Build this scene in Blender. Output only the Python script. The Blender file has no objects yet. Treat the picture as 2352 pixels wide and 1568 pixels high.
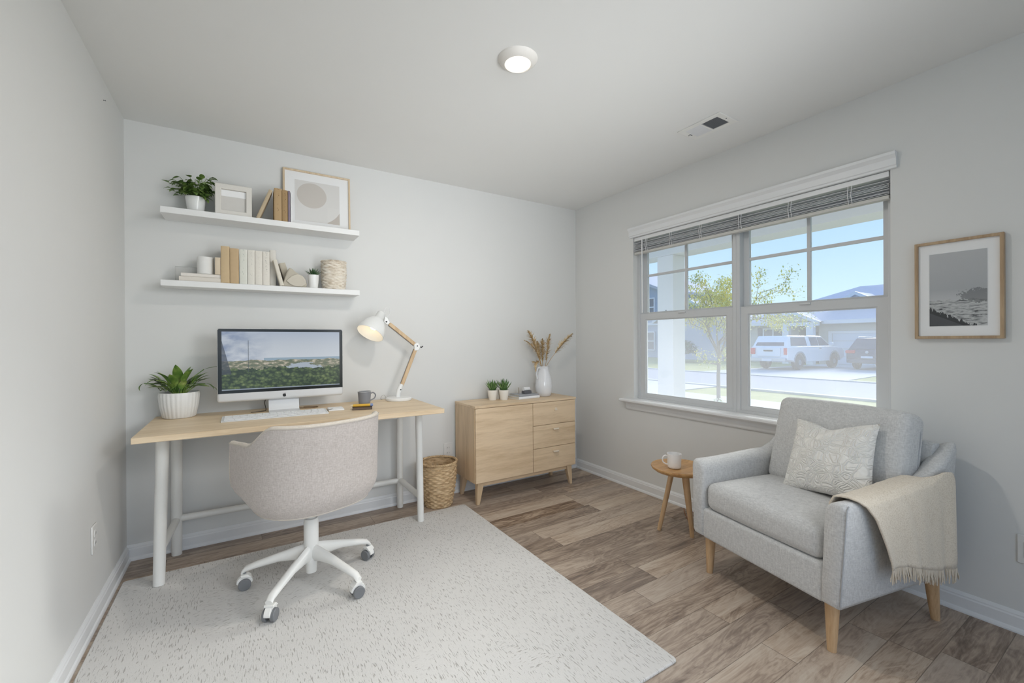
import bpy, bmesh, math, random
from math import sin, cos, pi, radians, sqrt, atan2, exp
from mathutils import Vector, Matrix

SC = bpy.context.scene
COL = SC.collection
R = radians

# ------------------------------------------------------------------ camera
cam_d = bpy.data.cameras.new('camera')
cam = bpy.data.objects.new('camera', cam_d)
COL.objects.link(cam)
SC.camera = cam
cam_d.sensor_width = 36.0
cam_d.lens = 988.436 * 36.0 / 2352.0
cam_d.clip_start = 0.02
cam_d.clip_end = 400
_yaw, _pit, _rol = .5598294, -.0018184, -.0056298
_fw = Vector((sin(_yaw) * cos(_pit), cos(_yaw) * cos(_pit), sin(_pit)))
_r = Vector((cos(_yaw), -sin(_yaw), 0))
_u = _r.cross(_fw)
_r2 = _r * cos(_rol) + _u * sin(_rol)
_u2 = -_r * sin(_rol) + _u * cos(_rol)
_m = Matrix((_r2, _u2, -_fw)).transposed().to_4x4()
_m.translation = Vector((0, 0, 1.2042))
cam.matrix_world = _m

# ------------------------------------------------------------------ light, exposure
VS = SC.view_settings
SC.display_settings.display_device = 'sRGB'
VS.view_transform = 'Standard'
VS.look = 'None'
VS.gamma = 1.0
VS.use_curve_mapping = False
VS.exposure = 0.0

world = bpy.data.worlds.new('sky')
SC.world = world
world.use_nodes = True


def lamp(name, kind, loc, energy, color=(1, 1, 1), aim=None, **kw):
    d = bpy.data.lights.new(name, kind)
    d.energy = energy
    d.color = color
    for k, v in kw.items():
        setattr(d, k, v)
    o = bpy.data.objects.new(name, d)
    COL.objects.link(o)
    o.location = loc
    if aim is not None:
        o.rotation_euler = (Vector(aim) - Vector(loc)).to_track_quat('-Z', 'Y').to_euler()
    return o


# late-morning sun from beyond the houses across the street, softened by thin cloud
lamp('sun', 'SUN', (20, 4, 9), 6.0, (1.0, .97, .92), aim=(0, 1.0, 0), angle=R(28))
# added fill lamps, unseen behind the camera, to brighten walls, floor and ceiling
lamp('fill_light', 'AREA', (1.7, -1.72, 1.35), 1.9, (.96, .98, 1.0), aim=(.1, 3.1, 1.45),
     shape='RECTANGLE', size=1.1, size_y=1.5, spread=R(85))
lamp('fill_wall_light', 'AREA', (2.5, -1.5, 1.35), 3.0, (.96, .98, 1.0), aim=(-.3, 3.1, 1.45),
     shape='RECTANGLE', size=.8, size_y=1.5, spread=R(70))
lamp('fill_down_light', 'AREA', (2.3, -.9, 2.1), 8, (.96, .98, 1.0), aim=(-.5, 1.9, .6),
     shape='RECTANGLE', size=1.0, size_y=.8, spread=R(80))
lamp('fill_up_light', 'AREA', (1.9, -1.0, .5), 4.4, (.96, .98, 1.0), aim=(1.2, 2.2, 2.44),
     shape='RECTANGLE', size=.8, size_y=.8, spread=R(50))
lamp('fill_overhead_light', 'AREA', (.9, -.75, 2.36), 11, (.96, .98, 1.0), aim=(.3, 1.2, 0),
     shape='RECTANGLE', size=1.6, size_y=1.0, spread=R(100))
lamp('fill_corner_light', 'AREA', (-.30, -1.72, 1.5), 2.0, (.96, .98, 1.0), aim=(1.75, 3.1, 1.55),
     shape='RECTANGLE', size=.5, size_y=1.0, spread=R(42))


# ------------------------------------------------------------------ node helpers
def nd(nt, typ, ins=None, **props):
    n = nt.nodes.new(typ)
    for k, v in props.items():
        setattr(n, k, v)
    for k, v in (ins or {}).items():
        s = n.inputs[k]
        if isinstance(v, bpy.types.NodeSocket):
            nt.links.new(v, s)
        elif isinstance(v, bpy.types.Node):
            nt.links.new(v.outputs[0], s)
        else:
            s.default_value = v
    return n


def mth(nt, op, a, b=None, c=None, clamp=False):
    n = nt.nodes.new('ShaderNodeMath')
    n.operation = op
    n.use_clamp = clamp
    for i, v in enumerate((a, b, c)):
        if v is None:
            continue
        if isinstance(v, bpy.types.NodeSocket):
            nt.links.new(v, n.inputs[i])
        else:
            n.inputs[i].default_value = v
    return n.outputs[0]


def mixc(nt, fac, a, b, mode='MIX'):
    n = nt.nodes.new('ShaderNodeMix')
    n.data_type = 'RGBA'
    n.blend_type = mode
    for s, v in ((n.inputs[0], fac), (n.inputs[6], a), (n.inputs[7], b)):
        if isinstance(v, bpy.types.NodeSocket):
            nt.links.new(v, s)
        elif isinstance(v, (int, float)):
            s.default_value = v
        else:
            s.default_value = (v[0], v[1], v[2], 1)
    return n.outputs[2]


def ramp(nt, fac, stops, interp='LINEAR'):
    n = nt.nodes.new('ShaderNodeValToRGB')
    cr = n.color_ramp
    cr.interpolation = interp
    while len(cr.elements) < len(stops):
        cr.elements.new(.5)
    for e, (p, c) in zip(cr.elements, stops):
        e.position = p
        if isinstance(c, (int, float)):
            c = (c, c, c)
        e.color = (c[0], c[1], c[2], 1)
    nt.links.new(fac, n.inputs[0])
    return n.outputs[0]


def noise(nt, vec, scale, detail=3, rough=.5, dist=0.0, dim='3D'):
    n = nd(nt, 'ShaderNodeTexNoise', {'Scale': scale, 'Detail': detail, 'Roughness': rough, 'Distortion': dist},
           noise_dimensions=dim)
    if vec is not None:
        nt.links.new(vec, n.inputs['Vector'])
    return n.outputs[0]


def mapping(nt, vec, scale=(1, 1, 1), loc=(0, 0, 0), rot=(0, 0, 0)):
    n = nd(nt, 'ShaderNodeMapping', {'Scale': scale, 'Location': loc, 'Rotation': rot})
    nt.links.new(vec, n.inputs['Vector'])
    return n.outputs[0]


def coords(nt, which='Object'):
    return nt.nodes.new('ShaderNodeTexCoord').outputs[which]


def xyz(nt, vec):
    n = nt.nodes.new('ShaderNodeSeparateXYZ')
    nt.links.new(vec, n.inputs[0])
    return n.outputs


def bump(nt, bsdf, h, strength=.3, dist=.005):
    b = nd(nt, 'ShaderNodeBump', {'Height': h, 'Strength': strength, 'Distance': dist})
    nt.links.new(b.outputs[0], bsdf.inputs['Normal'])


def lin(c):
    """sRGB 0-255 -> linear"""
    return tuple(((v / 255) / 12.92 if v / 255 <= .04045 else ((v / 255 + .055) / 1.055) ** 2.4) for v in c)


_MATS = {}


def base(name, color=(.8, .8, .8), rough=.5, metal=0.0, spec=.5, coat=0.0, sheen=0.0):
    m = bpy.data.materials.new(name)
    m.use_nodes = True
    nt = m.node_tree
    b = nt.nodes['Principled BSDF']
    b.inputs['Base Color'].default_value = (*color, 1)
    b.inputs['Roughness'].default_value = rough
    b.inputs['Metallic'].default_value = metal
    b.inputs['Specular IOR Level'].default_value = spec
    b.inputs['Coat Weight'].default_value = coat
    if sheen:
        b.inputs['Sheen Weight'].default_value = sheen
    return m, nt, b


def plain(name, rgb, rough=.5, metal=0.0, spec=.5, var=.04, scale=30, coat=0.0, bmp=0.0):
    """painted / moulded surface: colour with a slight procedural variation"""
    if name in _MATS:
        return _MATS[name]
    c = lin(rgb)
    m, nt, b = base(name, c, rough, metal, spec, coat)
    n = noise(nt, coords(nt), scale, 3)
    col = mixc(nt, n, tuple(v * (1 - var) for v in c), tuple(min(1, v * (1 + var)) for v in c))
    nt.links.new(col, b.inputs['Base Color'])
    if bmp:
        bump(nt, b, noise(nt, coords(nt), scale * 8, 2), bmp, .002)
    _MATS[name] = m
    return m


def wood(name, light, dark, axis='x', scale=1.0, rough=.45, amount=1.0):
    if name in _MATS:
        return _MATS[name]
    m, nt, b = base(name, lin(light), rough)
    co = coords(nt)
    st = {'x': (1.2, 14, 14), 'y': (14, 1.2, 14), 'z': (14, 14, 1.2)}[axis]
    v = mapping(nt, co, tuple(s * scale for s in st))
    n1 = noise(nt, v, 1.4, 5, .55, .6)
    v2 = mapping(nt, co, tuple(s * scale * 5 for s in st))
    n2 = noise(nt, v2, 2.0, 3, .6)
    f = mth(nt, 'ADD', mth(nt, 'MULTIPLY', n1, .7), mth(nt, 'MULTIPLY', n2, .3))
    lo = .5 - .2 / amount * .8
    col = ramp(nt, f, [(max(0, lo), lin(dark)), (.55, lin(light)), (.8, tuple(min(1, c * 1.06) for c in lin(light)))])
    nt.links.new(col, b.inputs['Base Color'])
    bump(nt, b, n2, .06, .001)
    _MATS[name] = m
    return m


def fabric(name, rgb, rgb2=None, weave=900, bmp=.35, rough=.9, blotch=.06, sheen=.15):
    if name in _MATS:
        return _MATS[name]
    c = lin(rgb)
    c2 = lin(rgb2) if rgb2 else tuple(v * .86 for v in c)
    m, nt, b = base(name, c, rough, spec=.2, sheen=sheen)
    co = coords(nt)
    n1 = noise(nt, mapping(nt, co, (1, 1, .25)), weave * .35, 2, .6)
    n2 = noise(nt, mapping(nt, co, (.25, .25, 1)), weave * .35, 2, .6)
    w = mth(nt, 'MULTIPLY', mth(nt, 'ADD', n1, n2), .5)
    big = noise(nt, co, 9, 3)
    f = mth(nt, 'ADD', mth(nt, 'MULTIPLY', mth(nt, 'SUBTRACT', w, .5), 3.2), .5, clamp=True)
    col = mixc(nt, f, c2, c)
    col = mixc(nt, mth(nt, 'MULTIPLY', big, blotch * 2), col, tuple(v * .8 for v in c))
    nt.links.new(col, b.inputs['Base Color'])
    bump(nt, b, w, bmp, .003)
    _MATS[name] = m
    return m


def leafmat(name, a, bcol, rough=.4):
    if name in _MATS:
        return _MATS[name]
    m, nt, b = base(name, lin(a), rough)
    n = noise(nt, coords(nt), 28, 3)
    nt.links.new(ramp(nt, n, [(.32, lin(a)), (.68, lin(bcol))]), b.inputs['Base Color'])
    _MATS[name] = m
    return m


# ------------------------------------------------------------------ the sky
def build_world():
    nt = world.node_tree
    bg = nt.nodes['Background']
    g = nt.nodes.new('ShaderNodeTexCoord').outputs['Generated']
    s = xyz(nt, g)
    up = mth(nt, 'MULTIPLY', mth(nt, 'ADD', s[2], .02), 1.9, clamp=True)
    col = ramp(nt, up, [(0, (.52, .66, .76)), (.18, (.46, .62, .76)), (.42, (.37, .54, .76)), (.75, (.24, .42, .74)), (1, (.17, .34, .70))])
    nt.links.new(col, bg.inputs['Color'])
    bg.inputs['Strength'].default_value = 1.6


build_world()


# ------------------------------------------------------------------ mesh builder
class MB:
    def __init__(self):
        self.v, self.f = [], []

    def add(self, vs, fs, T=None):
        o = len(self.v)
        for p in vs:
            p = Vector(p)
            self.v.append(T @ p if T is not None else p)
        self.f += [tuple(i + o for i in f) for f in fs]
        return self

    def box(self, a, b, T=None):
        x0, y0, z0 = a
        x1, y1, z1 = b
        vs = [(x, y, z) for x in (x0, x1) for y in (y0, y1) for z in (z0, z1)]
        return self.add(vs, [(0, 1, 3, 2), (4, 6, 7, 5), (0, 4, 5, 1), (2, 3, 7, 6), (0, 2, 6, 4), (1, 5, 7, 3)], T)

    def tube(self, pts, r, n=10, caps=True, closed=False, T=None, flat=1.0):
        pts = [Vector(p) for p in pts]
        k = len(pts)
        rs = r if isinstance(r, (list, tuple)) else [r] * k
        tans = []
        for i in range(k):
            if closed:
                t = pts[(i + 1) % k] - pts[i - 1]
            else:
                t = pts[min(i + 1, k - 1)] - pts[max(i - 1, 0)]
            tans.append(t.normalized() if t.length > 1e-9 else Vector((0, 0, 1)))
        ref = Vector((0, 0, 1)) if abs(tans[0].z) < .9 else Vector((1, 0, 0))
        nrm = (ref - tans[0] * ref.dot(tans[0])).normalized()
        vs = []
        for i in range(k):
            nrm = (nrm - tans[i] * nrm.dot(tans[i]))
            nrm = nrm.normalized() if nrm.length > 1e-9 else tans[i].orthogonal().normalized()
            bi = tans[i].cross(nrm)
            for j in range(n):
                a = 2 * pi * j / n
                vs.append(pts[i] + nrm * (cos(a) * rs[i]) + bi * (sin(a) * rs[i] * flat))
        fs = []
        for i in range(k if closed else k - 1):
            for j in range(n):
                a, b2 = i * n + j, i * n + (j + 1) % n
                c, d = ((i + 1) % k) * n + (j + 1) % n, ((i + 1) % k) * n + j
                fs.append((a, b2, c, d))
        if caps and not closed:
            fs.append(tuple(range(n - 1, -1, -1)))
            fs.append(tuple((k - 1) * n + j for j in range(n)))
        return self.add(vs, fs, T)

    def lathe(self, prof, n=32, c=(0, 0, 0), T=None, capb=True, capt=True, fn=None):
        vs = []
        for i, (r, z) in enumerate(prof):
            for j in range(n):
                a = 2 * pi * j / n
                rr = fn(a, i, r) if fn else r
                vs.append((c[0] + rr * cos(a), c[1] + rr * sin(a), c[2] + z))
        fs = []
        for i in range(len(prof) - 1):
            for j in range(n):
                fs.append((i * n + j, i * n + (j + 1) % n, (i + 1) * n + (j + 1) % n, (i + 1) * n + j))
        if capb:
            fs.append(tuple(range(n - 1, -1, -1)))
        if capt:
            fs.append(tuple((len(prof) - 1) * n + j for j in range(n)))
        return self.add(vs, fs, T)

    def prism(self, poly, axis, d0, d1, T=None):
        n = len(poly)
        def P(a, b, d):
            return {'x': (d, a, b), 'y': (a, d, b), 'z': (a, b, d)}[axis]
        vs = [P(a, b, d0) for a, b in poly] + [P(a, b, d1) for a, b in poly]
        fs = [tuple(range(n)), tuple(range(2 * n - 1, n - 1, -1))]
        fs += [(i, (i + 1) % n, n + (i + 1) % n, n + i) for i in range(n)]
        return self.add(vs, fs, T)

    def grid(self, fn, nu, nv, cu=False, cv=False, T=None):
        vs = [fn(i / (nu if cu else nu - 1), j / (nv if cv else nv - 1)) for i in range(nu) for j in range(nv)]
        fs = []
        for i in range(nu if cu else nu - 1):
            for j in range(nv if cv else nv - 1):
                i2, j2 = (i + 1) % nu, (j + 1) % nv
                fs.append((i * nv + j, i2 * nv + j, i2 * nv + j2, i * nv + j2))
        return self.add(vs, fs, T)

    def loft(self, loops, caps=True, T=None):
        n = len(loops[0])
        vs = [p for l in loops for p in l]
        fs = []
        for i in range(len(loops) - 1):
            for j in range(n):
                fs.append((i * n + j, i * n + (j + 1) % n, (i + 1) * n + (j + 1) % n, (i + 1) * n + j))
        if caps:
            fs.append(tuple(range(n - 1, -1, -1)))
            fs.append(tuple((len(loops) - 1) * n + j for j in range(n)))
        return self.add(vs, fs, T)

    def sphere(self, c, r, n=12, m=8, sc=(1, 1, 1), T=None):
        prof = [(r * sin(pi * i / m), -r * cos(pi * i / m)) for i in range(m + 1)]
        vs = []
        for rr, z in prof:
            for j in range(n):
                a = 2 * pi * j / n
                vs.append((c[0] + max(rr, 1e-5) * cos(a) * sc[0], c[1] + max(rr, 1e-5) * sin(a) * sc[1], c[2] + z * sc[2]))
        fs = [(i * n + j, i * n + (j + 1) % n, (i + 1) * n + (j + 1) % n, (i + 1) * n + j) for i in range(m) for j in range(n)]
        return self.add(vs, fs, T)

    def rbox(self, c, s, r, crown=(0, 0, 0), k=6, fn=None, T=None):
        """rounded cushion: centre c, half sizes s, radius r, crown = bulge along each axis"""
        ax = []
        for h in s:
            rr = min(r, h * .98)
            e = [0, .18, .45, .75, 1.0]
            lo = [-h + rr * t for t in e]
            hi = [h - rr * t for t in reversed(e)]
            mid = [(-h + rr) + (2 * h - 2 * rr) * i / k for i in range(1, k)] if h - rr > 1e-4 else []
            ax.append(lo + mid + (hi if h - rr > 1e-4 else hi[1:]))
        def rnd(p):
            q = [max(-(h - min(r, h * .98)), min(h - min(r, h * .98), x)) for x, h in zip(p, s)]
            d = Vector(p) - Vector(q)
            if d.length > 1e-9:
                m = max(abs(x) for x in d)
                d = d.normalized() * min(r, m if m > 0 else r)
            o = Vector(q) + d
            t = [o[i] / s[i] for i in range(3)]
            for i in range(3):
                j, l = [w for w in range(3) if w != i]
                o[i] += crown[i] * (1 - t[j] ** 2) * (1 - t[l] ** 2) * t[i]
            if fn:
                o = Vector(fn(o))
            return o + Vector(c)
        for i in range(3):
            j, l = [w for w in range(3) if w != i]
            for sg in (-1, 1):
                vs, A, B = [], ax[j], ax[l]
                for a in A:
                    for b in B:
                        p = [0, 0, 0]
                        p[i], p[j], p[l] = sg * s[i], a, b
                        vs.append(rnd(p))
                nb = len(B)
                fs = [(u * nb + w, (u + 1) * nb + w, (u + 1) * nb + w + 1, u * nb + w + 1) for u in range(len(A) - 1) for w in range(nb - 1)]
                self.add(vs, fs, T)
        return self

    def leaf(self, b, d, length, width, bend=.4, n=6, up=(0, 0, 1), fold=.25, tipw=.0, prof=None):
        """one leaf blade: base point, direction, curling down by bend"""
        b, d = Vector(b), Vector(d).normalized()
        side = d.cross(Vector(up))
        side = side.normalized() if side.length > 1e-3 else Vector((1, 0, 0))
        nrm = side.cross(d).normalized()
        vs, p, cur = [], b.copy(), d.copy()
        st = length / n
        for i in range(n + 1):
            t = i / n
            w = width * .5 * ((prof(t) if prof else sin(pi * min(1, t * .93 + .05)) ** .8) + tipw)
            vs += [p - side * w + nrm * w * fold, p.copy(), p + side * w + nrm * w * fold]
            cur = (cur - nrm * (bend / n)).normalized()
            nrm = side.cross(cur).normalized()
            p = p + cur * st
        fs = []
        for i in range(n):
            o = i * 3
            fs += [(o, o + 1, o + 4, o + 3), (o + 1, o + 2, o + 5, o + 4)]
        return self.add(vs, fs)

    def build(self, name, mat, parent=None, smooth=True, bevel=0.0, sub=0, solid=0.0, label=None, angle=40, weld=False, seg=2):
        me = bpy.data.meshes.new(name)
        bm = bmesh.new()
        vv = [bm.verts.new(p) for p in self.v]
        for f in self.f:
            if len(set(f)) >= 3:
                try:
                    bm.faces.new([vv[i] for i in f])
                except ValueError:
                    pass
        if weld:
            bmesh.ops.remove_doubles(bm, verts=bm.verts[:], dist=1e-5)
        if not solid:
            bmesh.ops.recalc_face_normals(bm, faces=bm.faces[:])
        bm.to_mesh(me)
        bm.free()
        if smooth:
            for p in me.polygons:
                p.use_smooth = True
            me.set_sharp_from_angle(angle=R(angle))
        o = bpy.data.objects.new(name, me)
        COL.objects.link(o)
        if mat:
            me.materials.append(mat)
        if parent:
            o.parent = parent
        if solid:
            md = o.modifiers.new('thickness', 'SOLIDIFY')
            md.thickness = solid
            md.offset = 0
        if bevel:
            md = o.modifiers.new('bevel', 'BEVEL')
            md.width = bevel
            md.segments = seg
            md.limit_method = 'ANGLE'
            md.angle_limit = R(40)
        if sub:
            md = o.modifiers.new('smooth', 'SUBSURF')
            md.levels = md.render_levels = sub
        if label:
            o['label'] = label
        return o


def thing(name, label, cat, loc=(0, 0, 0), rz=0.0, group=None):
    o = bpy.data.objects.new(name, None)
    COL.objects.link(o)
    o.empty_display_size = .05
    o.location = loc
    o.rotation_euler = (0, 0, rz)
    tag(o, label, cat, group)
    return o


def tag(o, label, cat, group=None, kind=None):
    o['label'] = label
    o['category'] = cat
    if group:
        o['group'] = group
    if kind:
        o['kind'] = kind
    return o


def struct(o, label=None, cat=None):
    o['kind'] = 'structure'
    if label:
        o['label'] = label
    if cat:
        o['category'] = cat
    return o


def copy_tree(src, parent=None):
    c = src.copy()
    COL.objects.link(c)
    c.parent = parent
    for ch in list(src.children):
        copy_tree(ch, c)
    return c


def rot(axis, a):
    return Matrix.Rotation(a, 4, axis)


def tr(x, y, z):
    return Matrix.Translation((x, y, z))

# ------------------------------------------------------------------ materials used by several things
M_WALL = plain('wall_paint', (226, 226, 224), .7, spec=.3, var=.012, scale=3, bmp=.03)
M_CEIL = plain('ceiling_paint', (236, 236, 234), .8, spec=.2, var=.01, scale=3, bmp=.03)
M_TRIM = plain('trim_white', (236, 237, 238), .35, var=.01)
M_WHITE = plain('white_metal', (238, 237, 233), .35, var=.015)
M_CERAM = plain('white_ceramic', (240, 240, 238), .22, var=.02, coat=.3)
M_PLAST = plain('white_plastic', (236, 236, 236), .4, var=.01)
M_BLACK = plain('black_plastic', (28, 28, 30), .4, var=.05)
M_GREYP = plain('grey_plastic', (120, 122, 125), .45, var=.04)
M_OAK = wood('pale_oak', (232, 210, 178), (212, 186, 150), 'x', 1.0)
M_OAKZ = wood('pale_oak_upright', (222, 192, 155), (194, 160, 122), 'z', 1.0)
M_BEECH = wood('beech_legs', (212, 178, 138), (186, 148, 108), 'z', 1.4)
M_SOIL = plain('soil', (62, 48, 38), .95, var=.4, scale=120, bmp=.6)

XL, XR, YB, H, YF = -.5475, 2.690, 3.1475, 2.44, -1.70
WT = .14
WY0, WY1, WZ0, WZ1 = .80, 2.434, .727, 2.03


def frame(mb, axis, d0, d1, o, i, T=None):
    """rectangular ring; o and i are (a0, b0, a1, b1)"""
    def P(a, b, d):
        return {'x': (d, a, b), 'y': (a, d, b), 'z': (a, b, d)}[axis]
    def loop(r, d):
        return [P(r[0], r[1], d), P(r[2], r[1], d), P(r[2], r[3], d), P(r[0], r[3], d)]
    L = [loop(o, d0), loop(i, d0), loop(i, d1), loop(o, d1)]
    vs = [p for l in L for p in l]
    fs = []
    for k in range(4):
        for j in range(4):
            fs.append((k * 4 + j, k * 4 + (j + 1) % 4, ((k + 1) % 4) * 4 + (j + 1) % 4, ((k + 1) % 4) * 4 + j))
    return mb.add(vs, fs, T)


# ------------------------------------------------------------------ room shell
def floor_material():
    m, nt, b = base('plank_floor', (.3, .25, .2), .42)
    s = xyz(nt, coords(nt))
    W, L = .132, 1.1
    row = mth(nt, 'FLOOR', mth(nt, 'DIVIDE', s[1], W))
    wn = nd(nt, 'ShaderNodeTexWhiteNoise', noise_dimensions='1D')
    nt.links.new(row, wn.inputs['W'])
    xo = mth(nt, 'ADD', s[0], mth(nt, 'MULTIPLY', wn.outputs[0], L * 3.7))
    cl = mth(nt, 'FLOOR', mth(nt, 'DIVIDE', xo, L))
    idn = nd(nt, 'ShaderNodeCombineXYZ', {'X': row, 'Y': cl})
    wn2 = nd(nt, 'ShaderNodeTexWhiteNoise', noise_dimensions='2D')
    nt.links.new(idn.outputs[0], wn2.inputs['Vector'])
    rnd = wn2.outputs[0]
    # grain, shifted for every plank
    gx = mth(nt, 'ADD', s[0], mth(nt, 'MULTIPLY', rnd, 37.0))
    gv = nd(nt, 'ShaderNodeCombineXYZ', {'X': gx, 'Y': s[1], 'Z': mth(nt, 'MULTIPLY', rnd, 11.0)})
    figure = noise(nt, mapping(nt, gv.outputs[0], (1.5, 7.5, 1)), 1.3, 4, .55, 1.6)
    wv = mth(nt, 'FRACT', mth(nt, 'MULTIPLY', figure, 7.0))
    ringf = mth(nt, 'ABSOLUTE', mth(nt, 'SUBTRACT', wv, .5))
    fine = noise(nt, mapping(nt, gv.outputs[0], (5, 90, 1)), 1.6, 4, .65, .3)
    patch = noise(nt, mapping(nt, gv.outputs[0], (1.3, 13, 1)), 1.0, 4, .62, .7)
    t = mth(nt, 'ADD', mth(nt, 'MULTIPLY', ringf, .34), mth(nt, 'MULTIPLY', fine, .44))
    t = mth(nt, 'ADD', t, mth(nt, 'MULTIPLY', patch, .74))
    t = mth(nt, 'ADD', t, mth(nt, 'MULTIPLY', mth(nt, 'SUBTRACT', rnd, .5), .30))
    col = ramp(nt, t, [(.30, lin((72, 57, 46))), (.46, lin((120, 99, 82))), (.60, lin((158, 137, 118))),
                       (.76, lin((190, 170, 150))), (.95, lin((206, 191, 173)))])
    hue = nd(nt, 'ShaderNodeTexWhiteNoise', noise_dimensions='3D')
    nt.links.new(idn.outputs[0], hue.inputs['Vector'])
    col = mixc(nt, mth(nt, 'MULTIPLY', hue.outputs[0], .32), col, (.36, .335, .32), 'MIX')
    fy = mth(nt, 'FRACT', mth(nt, 'DIVIDE', s[1], W))
    fx = mth(nt, 'FRACT', mth(nt, 'DIVIDE', xo, L))
    ey = mth(nt, 'MINIMUM', fy, mth(nt, 'SUBTRACT', 1.0, fy))
    ex = mth(nt, 'MINIMUM', fx, mth(nt, 'SUBTRACT', 1.0, fx))
    gy = mth(nt, 'LESS_THAN', ey, .010)
    gx2 = mth(nt, 'LESS_THAN', ex, .0014)
    gap = mth(nt, 'MAXIMUM', gy, gx2)
    col = mixc(nt, mth(nt, 'MULTIPLY', gap, .55), col, lin((62, 50, 41)))
    nt.links.new(col, b.inputs['Base Color'])
    nt.links.new(mth(nt, 'ADD', .36, mth(nt, 'MULTIPLY', fine, .16)), b.inputs['Roughness'])
    bump(nt, b, mth(nt, 'SUBTRACT', mth(nt, 'MULTIPLY', fine, .4), gap), .12, .002)
    return m


struct(MB().box((XL - WT, YF - WT, -.10), (XR + WT, YB + WT, 0)).build('floor', floor_material(), smooth=False),
       'grey-brown wood plank floor', 'floor')
struct(MB().box((XL - WT, YF - WT, H), (XR + WT, YB + WT, H + .12)).build('ceiling', M_CEIL, smooth=False),
       'plain white ceiling', 'ceiling')
struct(MB().box((XL - WT, YF, 0), (XL, YB, H)).build('wall_left', M_WALL, smooth=False), 'pale grey wall at the left', 'wall')
struct(MB().box((XL - WT, YB, 0), (XR + WT, YB + WT, H)).build('wall_back', M_WALL, smooth=False),
       'pale grey wall behind the desk', 'wall')
struct(frame(MB(), 'x', XR, XR + WT, (YF, 0, YB, H), (WY0, WZ0, WY1, WZ1)).build('wall_right', M_WALL, smooth=False),
       'pale grey wall with the window', 'wall')
wf = MB().prism([(XL - WT, 0), (-.5, 0), (-.5, 2.2), (1.62, 2.2), (1.62, 0), (XR + WT, 0), (XR + WT, H), (XL - WT, H)], 'y', YF - WT, YF)
struct(wf.build('wall_front', M_WALL, smooth=False), 'wall with the open doorway', 'wall')

BBP = [(0, 0), (.021, 0), (.021, .006), (.018, .015), (.013, .020), (.013, .062), (.010, .068), (.010, .073), (.006, .080), (.003, .085), (0, .085)]
struct(MB().prism([(YB - a, b) for a, b in BBP], 'x', XL, XR).build('baseboard_back', M_TRIM, smooth=False), 'white baseboard along the back wall', 'baseboard')
struct(MB().prism([(XL + a, b) for a, b in BBP], 'y', YF, YB - .0211).build('baseboard_left', M_TRIM, smooth=False), 'white baseboard along the left wall', 'baseboard')
struct(MB().prism([(XR - a, b) for a, b in BBP], 'y', YF, YB - .0211).build('baseboard_right', M_TRIM, smooth=False), 'white baseboard along the window wall', 'baseboard')


# ------------------------------------------------------------------ window
def glass_material(name, haze):
    m = bpy.data.materials.new(name)
    m.use_nodes = True
    nt = m.node_tree
    nt.nodes.remove(nt.nodes['Principled BSDF'])
    out = nt.nodes['Material Output']
    tp = nd(nt, 'ShaderNodeBsdfTransparent', {'Color': (.97, .985, .98, 1)})
    gl = nd(nt, 'ShaderNodeBsdfGlossy', {'Color': (1, 1, 1, 1), 'Roughness': .02})
    fr = nd(nt, 'ShaderNodeFresnel', {'IOR': 1.35})
    a = nd(nt, 'ShaderNodeMixShader', {0: fr.outputs[0], 1: tp.outputs[0], 2: gl.outputs[0]})
    last = a
    if haze:  # translucent veil: screened lower sash, plus outdoor air haze painted into the glass
        df = nd(nt, 'ShaderNodeBsdfTranslucent', {'Color': (.92, .93, .96, 1)})
        n = noise(nt, coords(nt), 6, 3)
        f = mth(nt, 'MULTIPLY', mth(nt, 'ADD', .8, mth(nt, 'MULTIPLY', n, .4)), haze)
        last = nd(nt, 'ShaderNodeMixShader', {0: f, 1: a.outputs[0], 2: df.outputs[0]})
    nt.links.new(last.outputs[0], out.inputs['Surface'])
    return m


M_PANE = glass_material('faint_haze_pane', .04)
M_SCREENPANE = glass_material('hazy_pane', .13)
M_VINYL = plain('window_vinyl', (208, 210, 212), .4, var=.01)


def window(n, a, b, label):
    w = thing('window_%d' % n, label, 'window', (0, 0, 0))
    w['kind'] = 'structure'
    z0, z1 = WZ0, WZ1
    frame(MB(), 'x', 2.738, 2.826, (a, z0, b, z1), (a + .024, z0 + .018, b - .024, z1 - .03)).build('window_frame', M_VINYL, w, bevel=.002)
    us = frame(MB(), 'x', 2.785, 2.815, (a + .018, 1.392, b - .018, z1 - .02), (a + .058, 1.428, b - .058, z1 - .06)).build('upper_sash', M_VINYL, w, bevel=.003)
    yc = (a + b) / 2
    MB().box((2.791, yc - .009, 1.428), (2.809, yc + .009, z1 - .06)).box((2.7912, a + .058, 1.715), (2.8088, b - .058, 1.733)).build('muntin', M_VINYL, us, smooth=False)
    MB().box((2.799, a + .05, 1.42), (2.8015, b - .05, z1 - .055)).build('pane', M_PANE, us, smooth=False)
    ls = frame(MB(), 'x', 2.745, 2.778, (a + .020, z0 + .010, b - .020, 1.416), (a + .072, .773, b - .072, 1.366)).build('lower_sash', M_VINYL, w, bevel=.004)
    MB().box((2.760, a + .065, .765), (2.7625, b - .065, 1.372)).build('pane', M_SCREENPANE, ls, smooth=False)
    frame(MB(), 'x', 2.752, 2.7595, (a + .070, .771, b - .070, 1.368), (a + .078, .779, b - .078, 1.360)).build('glazing_bead', M_VINYL, ls, smooth=False)
    MB().box((2.735, yc - .03, 1.402), (2.75, yc + .03, 1.414)).build('sash_lock', M_VINYL, ls, bevel=.003)
    return w


window(1, 1.605, WY1, 'left double-hung window with the porch column outside')
window(2, WY0, 1.605, 'right double-hung window behind the armchair')

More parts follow.
